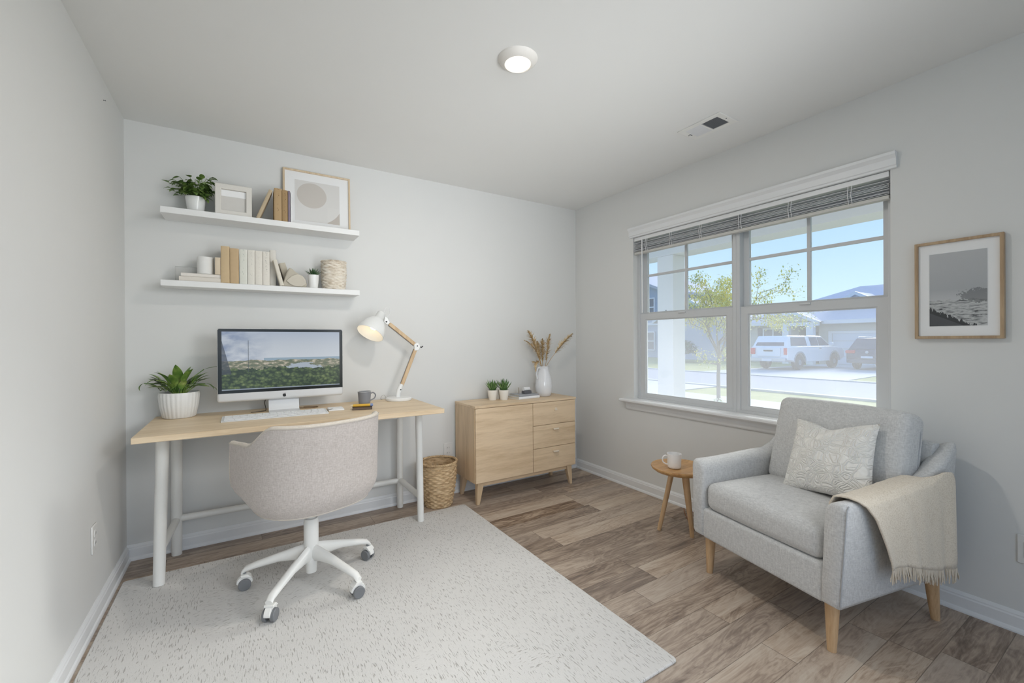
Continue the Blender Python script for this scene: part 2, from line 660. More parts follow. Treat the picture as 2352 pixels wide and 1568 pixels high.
HEAD = [(XR, WZ1), (XR - .016, WZ1), (XR - .016, WZ1 + .010), (XR - .022, WZ1 + .014), (XR - .022, WZ1 + .046), (XR - .032, WZ1 + .058), (XR - .036, WZ1 + .062), (XR - .036, WZ1 + .076), (XR, WZ1 + .076)]
struct(MB().prism(HEAD, 'y', .772, 2.462).build('trim_1', M_TRIM, smooth=False), 'moulded white head trim above the window', 'trim')
sill = MB().prism([(XR - .058, .703), (XR - .062, .709), (XR - .062, .720), (XR - .057, WZ0), (XR, WZ0), (XR, .703)], 'y', .70, 2.54)
struct(sill.build('trim_2', M_TRIM, smooth=False), 'white window stool below the window', 'trim')
apron = MB().prism([(XR, .640), (XR - .010, .640), (XR - .014, .648), (XR - .018, .668), (XR - .018, .686), (XR - .024, .7025), (XR, .7025)], 'y', .735, 2.505)
struct(apron.build('trim_3', M_TRIM, smooth=False), 'moulded white apron under the window stool', 'trim')
struct(MB().box((XR, WY0, WZ0 - .012), (2.738, WY1, WZ0 + .001)).build('trim_4', M_TRIM, smooth=False), 'white inner window ledge', 'trim')


def blind():
    t = thing('window_blind', 'grey slatted blind raised to the top of the window', 'blind', (0, 0, 0))
    slat = plain('blind_slat', (218, 219, 222), .5, var=.02)
    y0, y1 = WY0 + .006, WY1 - .006
    MB().box((2.694, y0, 2.000), (2.735, y1, 2.028)).build('headrail', M_TRIM, t, bevel=.002)
    rnd = random.Random(4)
    s = MB()
    zz = 1.915
    for k in range(9):
        tl = rnd.uniform(-.003, .003)
        s.prism([(2.692, zz + tl), (2.712, zz + .0022 + tl * .3), (2.732, zz - tl), (2.732, zz - tl + .0022), (2.712, zz + .0045 + tl * .3), (2.692, zz + tl + .0022)], 'y', y0, y1)
        zz += .0055 + rnd.uniform(0, .0065)
    so = s.build('slats', slat, t, smooth=False)
    so['kind'] = 'stuff'
    MB().box((2.694, y0, 1.892), (2.730, y1, 1.911)).build('bottom_rail', plain('blind_rail', (205, 203, 198), .45), t, bevel=.003)
    for yy in (2.30, 2.075, 1.83, 1.55, 1.255, .965):
        MB().tube([(2.690, yy - .008, 2.0), (2.688, yy - .004, 1.95), (2.690, yy - .010, 1.905)], .0016, 6).tube([(2.690, yy + .008, 2.0), (2.687, yy + .010, 1.955), (2.690, yy + .006, 1.905)], .0016, 6).build('ladder_cord', M_PLAST, t)
    MB().tube([(2.680, 2.335, 2.0), (2.678, 2.334, 1.7), (2.679, 2.334, 1.42)], .0045, 8).build('wand', M_PLAST, t)


blind()

# ------------------------------------------------------------------ outdoors
G = -.45
M_CONC = plain('concrete', (186, 184, 182), .85, var=.06, scale=4)
M_ASPH = plain('pale_asphalt', (146, 148, 156), .9, var=.05, scale=3)
M_SIDING = plain('white_siding', (226, 226, 230), .6, var=.01)


def grass_material():
    m, nt, b = base('lawn_grass', lin((150, 152, 96)), .95)
    co = coords(nt)
    f = mth(nt, 'ADD', mth(nt, 'MULTIPLY', noise(nt, co, 1.1, 4), .6), mth(nt, 'MULTIPLY', noise(nt, co, 14, 3), .4))
    nt.links.new(ramp(nt, f, [(.3, lin((126, 138, 74))), (.55, lin((160, 158, 98))), (.75, lin((184, 174, 124)))]), b.inputs['Base Color'])
    return m


struct(MB().box((XR + WT, -80, G - .3), (140, 160, G)).build('lawn', grass_material(), smooth=False), 'green lawns along the street', 'lawn')
struct(MB().box((14.2, -80, G + .0005), (19.5, 160, G + .02)).build('street', M_ASPH, smooth=False), 'pale asphalt street', 'street')
struct(MB().box((13.95, -80, G + .0005), (14.199, 160, G + .06)).box((19.501, -80, G + .0005), (19.75, 160, G + .06)).build('curb', M_CONC, smooth=False), 'concrete curbs of the street', 'curb')
sw = MB().box((10.2, -80, G + .0005), (11.7, 160, G + .03)).box((11.701, 8.9, G + .0005), (13.949, 15, G + .03)).box((4.9, 4.6, G + .0005), (10.199, 6.0, G + .03))
struct(sw.build('sidewalk', M_CONC, smooth=False), 'pale concrete sidewalk', 'sidewalk')
dw = MB().prism([(19.751, 7.3), (19.751, 13.6), (32.3, 12.9), (32.3, 7.9)], 'z', G + .0005, G + .03)
struct(dw.build('driveway', M_CONC, smooth=False), 'concrete driveway in front of the garage', 'driveway')
struct(MB().box((XR + WT, -3, G + .0005), (4.85, 9, -.12)).build('porch_floor', M_CONC, smooth=False), 'concrete porch floor', 'porch floor')
struct(MB().box((4.47, -3, 2.256), (4.77, 9, 2.62)).box((XR + WT, -3, 2.36), (4.469, 9, 2.40)).box((4.771, -3, 2.44), (5.15, 9, 2.62)).build('porch_roof', M_SIDING, smooth=False), 'white porch beam and soffit', 'porch roof')


def column():
    t = thing('porch_column', 'square white porch column just outside the left window', 'column', (4.615, 3.556, -.12))
    MB().box((-.115, -.118, .16), (.115, .118, 2.3755)).build('shaft', M_SIDING, t, smooth=False, bevel=.004)
    MB().box((-.14, -.143, 0), (.14, .143, .16)).build('plinth', M_SIDING, t, smooth=False, bevel=.006)
    MB().box((-.1205, -.02, 1.64), (-.1155, -.008, 1.70)).build('hook_plate', M_GREYP, t, smooth=False)


column()

M_SHING = plain('roof_shingles', (192, 191, 200), .9, var=.10, scale=5)
M_BEIGE = plain('beige_siding', (194, 190, 182), .8, var=.02, scale=2)
M_GLASSD = plain('dark_glass', (86, 96, 112), .12, var=.1, scale=.8)
M_SHUT = plain('slate_shutter', (84, 90, 102), .6)
M_LAV = plain('grey_siding', (184, 184, 196), .8, var=.02, scale=2)
M_BLUEG = plain('blue_grey_siding', (160, 172, 190), .8, var=.02, scale=2)


def house_window(parent, x, y0, y1, z0, z1, cross=True):
    w = frame(MB(), 'x', x - .10, x - .01, (y0, z0, y1, z1), (y0 + .1, z0 + .1, y1 - .1, z1 - .1)).build('window', M_SIDING, parent, smooth=False)
    mb = MB().box((x - .08, y0 + .1, (z0 + z1) / 2 - .05), (x - .03, y1 - .1, (z0 + z1) / 2 + .05))
    if cross:
        mb.box((x - .081, (y0 + y1) / 2 - .05, z0 + .1), (x - .031, (y0 + y1) / 2 + .05, z1 - .1))
    mb.build('muntin', M_SIDING, w, smooth=False)
    MB().box((x - .04, y0 + .1, z0 + .1), (x - .012, y1 - .1, z1 - .1)).build('pane', M_GLASSD, w, smooth=False)
    return w


def house_across():
    t = thing('suburban_house', 'single-storey house with garage and gabled entry across the street', 'house', (0, 0, 0))
    F = 32.46
    # body with a recess for the entry
    MB().prism([(F, -6.0), (F, 13.4), (F + 1.6, 13.4), (F + 1.6, 14.6), (F, 14.6), (F, 18.4), (F + 11, 18.4), (F + 11, -6.0)], 'z', G, 2.34).build('wall', M_BEIGE, t, smooth=False)
    # hipped roof
    e = 2.40
    x0, x1, y0, y1 = F - .55, F + 12, -6.6, 19.0
    P = [(x0, y0, e), (x0, y1, e), (x1, y1, e), (x1, y0, e), (38.5, 13.2, 5.06), (38.9, -.5, 4.95)]
    MB().add(P + [(p[0], p[1], e - .12) for p in P[:4]], [(0, 1, 4, 5), (1, 2, 4), (2, 3, 5, 4), (3, 0, 5), (6, 7, 8, 9), (0, 1, 7, 6), (1, 2, 8, 7), (2, 3, 9, 8), (3, 0, 6, 9)]).build('roof', M_SHING, t, smooth=False)
    MB().box((x0 - .04, y0, 2.18), (x0 + .03, 13.0, 2.42)).box((x0 - .04, 15.7, 2.18), (x0 + .03, y1, 2.42)).build('fascia', M_SIDING, t, smooth=False)
    # small gablet high on the roof above the garage
    g = MB().add([(33.9, 10.4, 3.42), (33.9, 13.3, 3.42), (33.9, 11.85, 4.28), (36.4, 11.85, 4.28), (35.0, 10.3, 3.42), (35.0, 13.4, 3.42)], [(0, 1, 2), (0, 2, 3, 4), (1, 5, 3, 2)])
    ga = g.build('gablet', M_SHING, t, smooth=False)
    MB().prism([(10.2, 3.36), (11.85, 4.30), (13.5, 3.36), (13.1, 3.36), (11.85, 4.08), (10.6, 3.36)], 'x', 33.7, 33.88).build('gable_trim', M_SIDING, ga, smooth=False)
    # entry gable
    eg = MB().add([(31.2, 12.9, 2.36), (31.2, 15.8, 2.36), (31.2, 14.38, 3.04), (34.6, 14.38, 3.04), (33.0, 12.9, 2.36), (33.0, 15.8, 2.36)], [(0, 1, 2), (0, 2, 3, 4), (1, 5, 3, 2), (0, 4, 5, 1)]).build('entry_gable', M_SHING, t, smooth=False)
    MB().prism([(12.7, 2.30), (14.38, 3.10), (16.0, 2.30), (15.55, 2.30), (14.38, 2.86), (13.15, 2.30)], 'x', 31.0, 31.19).box((31.05, 12.85, 2.06), (31.25, 15.85, 2.30)).build('gable_trim', M_SIDING, eg, smooth=False)
    for y in (13.36, 14.82):
        MB().box((31.06, y - .2, G), (31.44, y + .2, 2.06)).build('entry_column', M_SIDING, t, smooth=False)
    d = MB().box((F + 1.5, 13.55, G), (F + 1.58, 14.45, 1.7)).build('front_door', M_SHUT, t, smooth=False)
    MB().box((F + 1.47, 13.75, .8), (F + 1.5, 14.25, 1.4)).build('pane', M_GLASSD, d, smooth=False)
    gd = MB()
    for k in range(4):
        gd.box((F - .05, 5.2, G + .03 + k * .50), (F - .004, 12.6, G + .505 + k * .50))
    gdo = gd.build('garage_door', plain('garage_door_white', (206, 212, 224), .6), t, smooth=False)
    frame(MB(), 'x', F - .09, F - .051, (5.05, G, 12.82, 1.70), (5.2, G - .0, 12.62, 1.56)).build('door_trim', M_SIDING, gdo, smooth=False)
    house_window(t, F, 15.55, 17.0, .25, 2.0)
    for y in (15.2, 17.05):
        MB().box((F - .06, y, .2), (F - .012, y + .32, 2.02)).build('shutter', M_SHUT, t, smooth=False)


house_across()


def house_grey():
    t = thing('gable_house', 'grey house partly hidden by the young tree', 'house', (0, 0, 0))
    F = 31.6
    MB().prism([(19.6, G), (25.6, G), (25.6, 2.9), (22.6, 4.5), (19.6, 2.9)], 'x', F, F + 9).build('wall', M_LAV, t, smooth=False)
    MB().prism([(19.2, 2.85), (22.6, 4.66), (26.0, 2.85), (26.0, 2.68), (22.6, 4.5), (19.2, 2.68)], 'x', F - .4, F + 9.4).build('roof', M_SHING, t, smooth=False)
    MB().prism([(19.2, 2.9), (22.6, 4.70), (26.0, 2.9), (26.0, 2.66), (22.6, 4.46), (19.2, 2.66)], 'x', F - .5, F - .41).build('gable_trim', M_SIDING, t, smooth=False)


house_grey()


def house_tall():
    t = thing('two_storey_house', 'two-storey blue-grey house at the far left of the window view', 'house', (0, 0, 0))
    F = 33.0
    MB().prism([(26.3, G), (38, G), (38, 5.9), (32.1, 8.2), (26.3, 5.9)], 'x', F, F + 10).build('wall', M_BLUEG, t, smooth=False)
    MB().prism([(25.7, 5.75), (32.1, 8.4), (38.6, 5.75), (38.6, 5.5), (32.1, 8.15), (25.7, 5.5)], 'x', F - .5, F + 10.4).build('roof', M_SHING, t, smooth=False)
    house_window(t, F, 27.2, 28.5, 3.4, 5.2, False)
    house_window(t, F, 27.2, 28.5, .2, 2.0, False)
    MB().box((F - .12, 26.3, 2.6), (F - .002, 38, 2.85)).build('band', M_SIDING, t, smooth=False)


house_tall()

M_TRUCKW = plain('white_car_paint', (226, 228, 234), .3, var=.01, coat=.4)
M_NAVY = plain('navy_car_paint', (46, 56, 82), .25, var=.03, coat=.5)
M_TIRE = plain('tyre_rubber', (62, 62, 66), .8)
M_RIM = plain('wheel_rim', (170, 172, 176), .4, metal=.4)
M_REDL = plain('red_light', (214, 40, 50), .25)
M_CARGL = plain('car_glass', (66, 76, 94), .1, var=.08, scale=2)
M_CHROME = plain('dull_chrome', (190, 192, 198), .3, metal=.5)


def wheel(parent, x, y, r, w):
    T = tr(x, y, r) @ rot('X', pi / 2)
    o = MB().lathe([(r * .62, -w / 2), (r * .9, -w / 2), (r, -w * .3), (r, w * .3), (r * .9, w / 2), (r * .62, w / 2)], 24, T=T).build('wheel', M_TIRE, parent)
    h = MB().lathe([(r * .1, -w * .52), (r * .6, -w * .48), (r * .6, w * .48), (r * .1, w * .52)], 20, T=T).build('rim', M_RIM, o)
    return o


def arch(cx, cz, r, up=True, n=9):
    return [(cx - r * cos(pi * i / n), cz + r * sin(pi * i / n)) for i in range(n + 1)]


def pickup():
    t = thing('pickup_truck', 'white pickup truck with a windowed bed cap parked on the driveway', 'truck', (23.7, 12.15, G + .03), R(-4))
    W = .97
    prof = [(.02, .55), (.55, .5)] + arch(1.15, .42, .52) + [(2.0, .42), (4.0, .42)] + arch(4.55, .42, .52) + [(5.3, .48), (5.6, .6), (5.62, .95), (5.35, 1.13), (4.2, 1.24), (2.05, 1.24), (.05, 1.22)]
    MB().prism(prof, 'y', -W, W).build('body', M_TRUCKW, t, bevel=.04)
    def hull(x0, x1, xa, xb, z0, z1, w0, w1):
        return [[(x0, -w0, z0), (x1, -w0, z0), (x1, w0, z0), (x0, w0, z0)], [(xa, -w1, z1), (xb, -w1, z1), (xb, w1, z1), (xa, w1, z1)]]
    cb = MB().loft(hull(2.1, 4.35, 2.12, 3.55, 1.2, 1.80, .93, .76)).build('cab', M_TRUCKW, t, bevel=.04)
    cap = MB().loft(hull(.06, 2.06, .35, 2.07, 1.2, 1.80, .93, .78)).build('bed_cap', M_TRUCKW, t, bevel=.04)
    for s in (-1, 1):
        def q(pts):
            return MB().loft([[(x, s * (.935 + .012 - (z - 1.2) * .27), z) for x, z in pts], [(x, s * (.935 - .03 - (z - 1.2) * .27), z) for x, z in pts]])
        q([(.42, 1.28), (1.9, 1.28), (1.9, 1.72), (.58, 1.72)]).build('cap_window', M_CARGL, cap, smooth=False)
        q([(2.3, 1.28), (3.02, 1.28), (3.02, 1.72), (2.3, 1.72)]).build('side_window', M_CARGL, cb, smooth=False)
        q([(3.1, 1.28), (4.1, 1.28), (3.55, 1.72), (3.1, 1.72)]).build('side_window', M_CARGL, cb, smooth=False)
        MB().box((3.95, s * .97 - .02, 1.28), (4.1, s * 1.16 + .0, 1.45)).build('side_mirror', M_TRUCKW, t, bevel=.02)
        MB().box((-.015, s * .84 - .1, .82), (.10, s * .885 + .10, 1.16)).build('tail_light', M_REDL, t, bevel=.01)
        MB().box((3.0, s * .985 - .02, 1.10), (3.16, s * .985 + .02, 1.14)).build('door_handle', M_BLACK, t, bevel=.005)
        for cx in (1.15, 4.55):
            MB().prism(arch(cx, .42, .57) + list(reversed(arch(cx, .42, .49))), 'y', s * W - .02, s * W + .035).build('wheel_arch', plain('arch_grey', (150, 152, 158), .5), t, smooth=False)
    for x in (1.15, 4.55):
        for y in (-.84, .84):
            wheel(t, x, y, .40, .26)
    MB().loft(hull(.085, .12, .33, .36, 1.28, 1.72, .75, .66)).build('rear_window', M_CARGL, cap, smooth=False)
    MB().box((-.03, -.62, .72), (.03, .62, 1.18)).build('tailgate', M_TRUCKW, t, bevel=.015)
    MB().box((-.045, -.24, .98), (-.032, .24, 1.06)).build('tailgate_badge', M_BLACK, t, smooth=False)
    MB().box((-.16, -.94, .46), (.1, .94, .66)).build('rear_bumper', M_CHROME, t, bevel=.03)
    MB().box((-.17, -.26, .47), (-.162, .26, .60)).build('licence_plate', M_SIDING, t, smooth=False)


pickup()


def suv():
    t = thing('suv', 'dark navy SUV parked in front of the garage door', 'car', (27.2, 9.05, G + .03), R(-2))
    W = .94
    prof = [(.03, .38), (.4, .32)] + arch(.95, .36, .42) + [(1.6, .30), (3.2, .30)] + arch(3.75, .36, .42) + [(4.4, .4), (4.62, .55), (4.55, .85), (4.2, 1.0), (3.3, 1.08), (.12, 1.08), (0, .8)]
    MB().prism(prof, 'y', -W, W).build('body', M_NAVY, t, bevel=.07)
    cb = MB().loft([[(.1, -.9, 1.05), (3.5, -.9, 1.05), (3.5, .9, 1.05), (.1, .9, 1.05)], [(.55, -.68, 1.66), (2.6, -.68, 1.66), (2.6, .68, 1.66), (.55, .68, 1.66)]]).build('cabin', M_NAVY, t, bevel=.06)
    MB().loft([[(.15, -.74, 1.12), (.2, -.74, 1.12), (.2, .74, 1.12), (.15, .74, 1.12)], [(.455, -.6, 1.54), (.505, -.6, 1.54), (.505, .6, 1.54), (.455, .6, 1.54)]]).build('rear_window', M_CARGL, cb, smooth=False)
    for s in (-1, 1):
        MB().loft([[(x, s * (.905 - (z - 1.05) * .36 + .01), z) for x, z in ((.5, 1.14), (3.2, 1.14), (2.5, 1.56), (.75, 1.56))], [(x, s * (.86 - (z - 1.05) * .36), z) for x, z in ((.5, 1.14), (3.2, 1.14), (2.5, 1.56), (.75, 1.56))]]).build('side_window', M_CARGL, cb, smooth=False)
        MB().box((-.02, s * .74 - .2, .86), (.3, s * .74 + .215, 1.02)).build('tail_light', M_REDL, t, bevel=.03)
        MB().tube([(.6, s * .62, 1.66), (.7, s * .62, 1.72), (2.3, s * .62, 1.72), (2.4, s * .62, 1.66)], .02, 8).build('roof_rail', M_CHROME, t)
    for x in (.95, 3.75):
        for y in (-.8, .8):
            wheel(t, x, y, .35, .22)
    MB().box((-.05, -.9, .36), (.1, .9, .56)).build('rear_bumper', plain('bumper_grey', (92, 96, 106), .6), t, bevel=.04)
    MB().box((-.06, -.25, .62), (.03, .25, .72)).build('licence_plate', M_SIDING, t, smooth=False)
    MB().lathe([(.07, 0), (.07, .03)], 16, T=tr(-.01, 0, .93) @ rot('Y', -pi / 2)).build('emblem', M_CHROME, t)


suv()


def young_tree():
    rnd = random.Random(11)
    t = thing('young_tree', 'young tree with pale yellow-green leaves beyond the porch', 'tree', (10.5, 6.64, G))
    tr_, br, fo = MB(), MB(), MB()
    tr_.tube([(0, 0, 0), (.01, .01, .7), (0, -.02, 1.25), (-.01, 0, 1.6)], [.05, .045, .04, .036], 8)
    tips = []
    def grow(p, d, L, r, depth):
        p = Vector(p)
        pts, rs = [p.copy()], [r]
        for k in range(3):
            d = (d + Vector((rnd.uniform(-.12, .12), rnd.uniform(-.12, .12), rnd.uniform(-.05, .12)))).normalized()
            p = p + d * (L / 3)
            pts.append(p.copy())
            rs.append(r * (1 - .2 * (k + 1)))
            if depth > 0:
                tips.append((p.copy(), d.copy()))
        br.tube(pts, rs, 6)
        if depth < 3:
            for _ in range(3 if depth < 2 else 2):
                a = rnd.uniform(0, 2 * pi)
                side = d.orthogonal().normalized()
                side = Matrix.Rotation(a, 3, d) @ side
                nd_ = (d * .8 + side * rnd.uniform(.5, .9) + Vector((0, 0, .1))).normalized()
                grow(pts[rnd.choice((2, 3))], nd_, L * rnd.uniform(.6, .8), r * .55, depth + 1)
        tips.append((p, d))
    for k in range(7):
        a = 2 * pi * k / 7 + rnd.uniform(-.3, .3)
        sp = rnd.uniform(.25, 1.0)
        grow((0, 0, 1.15 + .07 * k), Vector((cos(a) * sp, sin(a) * sp, .95)).normalized(), rnd.uniform(.75, 1.05), .024, 0)
    for k in range(3):
        a = [2.6, 4.2, .6][k]
        grow((0, 0, 1.0 + .1 * k), Vector((cos(a), sin(a), .25)).normalized(), .5, .015, 2)
    for p, d in tips:
        if rnd.random() < .12:
            continue
        for _ in range(rnd.randint(7, 15)):
            q = p + Vector((rnd.gauss(0, .085), rnd.gauss(0, .085), rnd.gauss(0, .07)))
            dd = Vector((rnd.uniform(-1, 1), rnd.uniform(-1, 1), rnd.uniform(-.7, .5)))
            fo.leaf(q, dd, rnd.uniform(.045, .085), rnd.uniform(.03, .045), .5, 2)
    tr_.build('trunk', plain('bark', (140, 130, 120), .9, var=.15, scale=20), t)
    br.build('branches', plain('bark', (140, 130, 120), .9), t)['kind'] = 'stuff'
    m, nt, b = base('tree_leaves', lin((190, 186, 92)), .6)
    n = noise(nt, coords(nt), 2.4, 2)
    nt.links.new(ramp(nt, n, [(.35, lin((170, 178, 96))), (.5, lin((226, 220, 128))), (.65, lin((240, 228, 140)))]), b.inputs['Base Color'])
    b.inputs['Transmission Weight'].default_value = 0
    b.inputs['Subsurface Weight'].default_value = 0
    fo.build('foliage', m, t)['kind'] = 'stuff'


young_tree()


def leafy_shrub(name, loc, r, h, n, label, a, b, seed, ls=.09):
    rnd = random.Random(seed)
    t = thing(name, label, 'shrub', loc)
    st, fo = MB(), MB()
    for k in range(7):
        an = rnd.uniform(0, 2 * pi)
        st.tube([(0, 0, 0), (cos(an) * r * .3, sin(an) * r * .3, h * .4), (cos(an) * r * .55, sin(an) * r * .55, h * .8)], .012, 5)
    for k in range(n):
        an, el, q = rnd.uniform(0, 2 * pi), rnd.uniform(-.1, 1.5), rnd.uniform(.55, 1)
        p = (cos(an) * cos(el) * r * q, sin(an) * cos(el) * r * q, h * .42 + sin(el) * h * .55 * q)
        fo.leaf(p, (cos(an), sin(an), rnd.uniform(-.4, .8)), ls * rnd.uniform(.7, 1.3), ls * .6, .5, 2)
    st.build('stems', plain('bark', (140, 130, 120), .9), t)['kind'] = 'stuff'
    fo.build('foliage', leafmat(name + '_leaf', a, b, .7), t)['kind'] = 'stuff'


leafy_shrub('round_shrub', (27.6, 20.4, G), 1.15, 1.7, 900, 'round dark green shrub in front of the grey house', (84, 112, 86), (112, 136, 104), 5, .26)
leafy_shrub('small_shrub', (7.2, 4.55, G), .30, .62, 260, 'small pale shrub below the left window', (196, 200, 140), (236, 236, 214), 6, .075)

# ------------------------------------------------------------------ rug
def rug_material():
    m, nt, b = base('cream_rug', lin((216, 212, 205)), .95, spec=.1, sheen=.2)
    co = coords(nt)
    w = noise(nt, co, 2.3, 2)
    # short carved dashes, gathered in bands and patches
    d1 = noise(nt, mapping(nt, co, (230, 34, 1), rot=(0, 0, .06)), 1.0, 1, .4, .5)
    d2 = noise(nt, mapping(nt, co, (44, 190, 1), rot=(0, 0, .12)), 1.0, 1, .4, .5)
    cell = nd(nt, 'ShaderNodeTexVoronoi', {'Scale': 3.4}, feature='F1')
    nt.links.new(mapping(nt, co, (1, .8, 1), rot=(0, 0, .5)), cell.inputs['Vector'])
    sel = mth(nt, 'GREATER_THAN', xyz(nt, cell.outputs['Color'])[0], .80)
    dash = mth(nt, 'ADD', mth(nt, 'MULTIPLY', d1, mth(nt, 'SUBTRACT', 1.0, sel)), mth(nt, 'MULTIPLY', d2, sel))
    patch = noise(nt, co, 5.5, 3, .6)
    th = mth(nt, 'SUBTRACT', .405, mth(nt, 'MULTIPLY', mth(nt, 'SUBTRACT', patch, .5), -.16))
    f = mth(nt, 'MULTIPLY', mth(nt, 'SUBTRACT', th, dash), 9.0, clamp=True)
    pile = noise(nt, co, 240, 2, .7)
    c = mixc(nt, w, lin((214, 212, 209)), lin((228, 226, 223)))
    c = mixc(nt, mth(nt, 'MULTIPLY', pile, .35), c, lin((190, 187, 182)))
    c = mixc(nt, mth(nt, 'MULTIPLY', f, .60), c, lin((146, 140, 133)))
    nt.links.new(c, b.inputs['Base Color'])
    bump(nt, b, mth(nt, 'ADD', mth(nt, 'MULTIPLY', pile, .6), mth(nt, 'MULTIPLY', f, -.8)), .5, .004)
    return m


RUGZ = .012


def rug():
    x0, x1, y0, y1, r = -.512, 1.372, 1.035, 2.858, .016
    pts = []
    for cx, cy, a0 in ((x1 - r, y1 - r, 0), (x0 + r, y1 - r, 90), (x0 + r, y0 + r, 180), (x1 - r, y0 + r, 270)):
        for k in range(5):
            a = R(a0 + k * 22.5)
            pts.append((cx + r * cos(a), cy + r * sin(a)))
    o = MB().prism(pts, 'z', .0005, RUGZ).build('area_rug', rug_material(), bevel=.004)
    tag(o, 'cream area rug with broken dashed texture under the office chair', 'rug')


rug()


# ------------------------------------------------------------------ desk
DZ = .785


def desk():
    t = thing('desk', 'pale wood desk on white tubular legs against the back wall', 'desk', (.325, 2.8, 0))
    ox, oy = .325, 2.8
    o = MB().box((-.418 - ox, 2.488 - oy, DZ - .028), (1.062 - ox, 3.140 - oy, DZ)).build('tabletop', M_OAK, t, bevel=.0025)
    L = {}
    for key, (bx, by, tx, ty) in dict(fl=(-.355, 2.722, -.338, 2.74), fr=(.996, 2.742, .985, 2.74), bl=(-.322, 3.085, -.318, 3.075), br=(.966, 3.085, .964, 3.075)).items():
        z0 = RUGZ + .0012 if key[0] == 'f' else .0012
        p0, p1 = Vector((bx - ox, by - oy, z0)), Vector((tx - ox, ty - oy, DZ - .028))
        L[key] = (p0, p1)
        MB().tube([p0, p0.lerp(p1, .5), p1], [.0245, .0265, .027] if key[1] == 'l' else [.021, .0225, .023], 20).build('leg', M_WHITE, t)
    def at(k, z):
        a, b = L[k]
        return a.lerp(b, (z - a.z) / (b.z - a.z))
    for s in ('l', 'r'):
        MB().tube([at('f' + s, .175), at('b' + s, .20)], .019, 14).build('side_stretcher', M_WHITE, t)
    MB().tube([at('bl', .205), at('br', .195)], .019, 14, flat=.8).build('rear_stretcher', M_WHITE, t)
    MB().tube([at('bl', .66), at('br', .655)], .012, 12).build('upper_rail', M_WHITE, t)


desk()


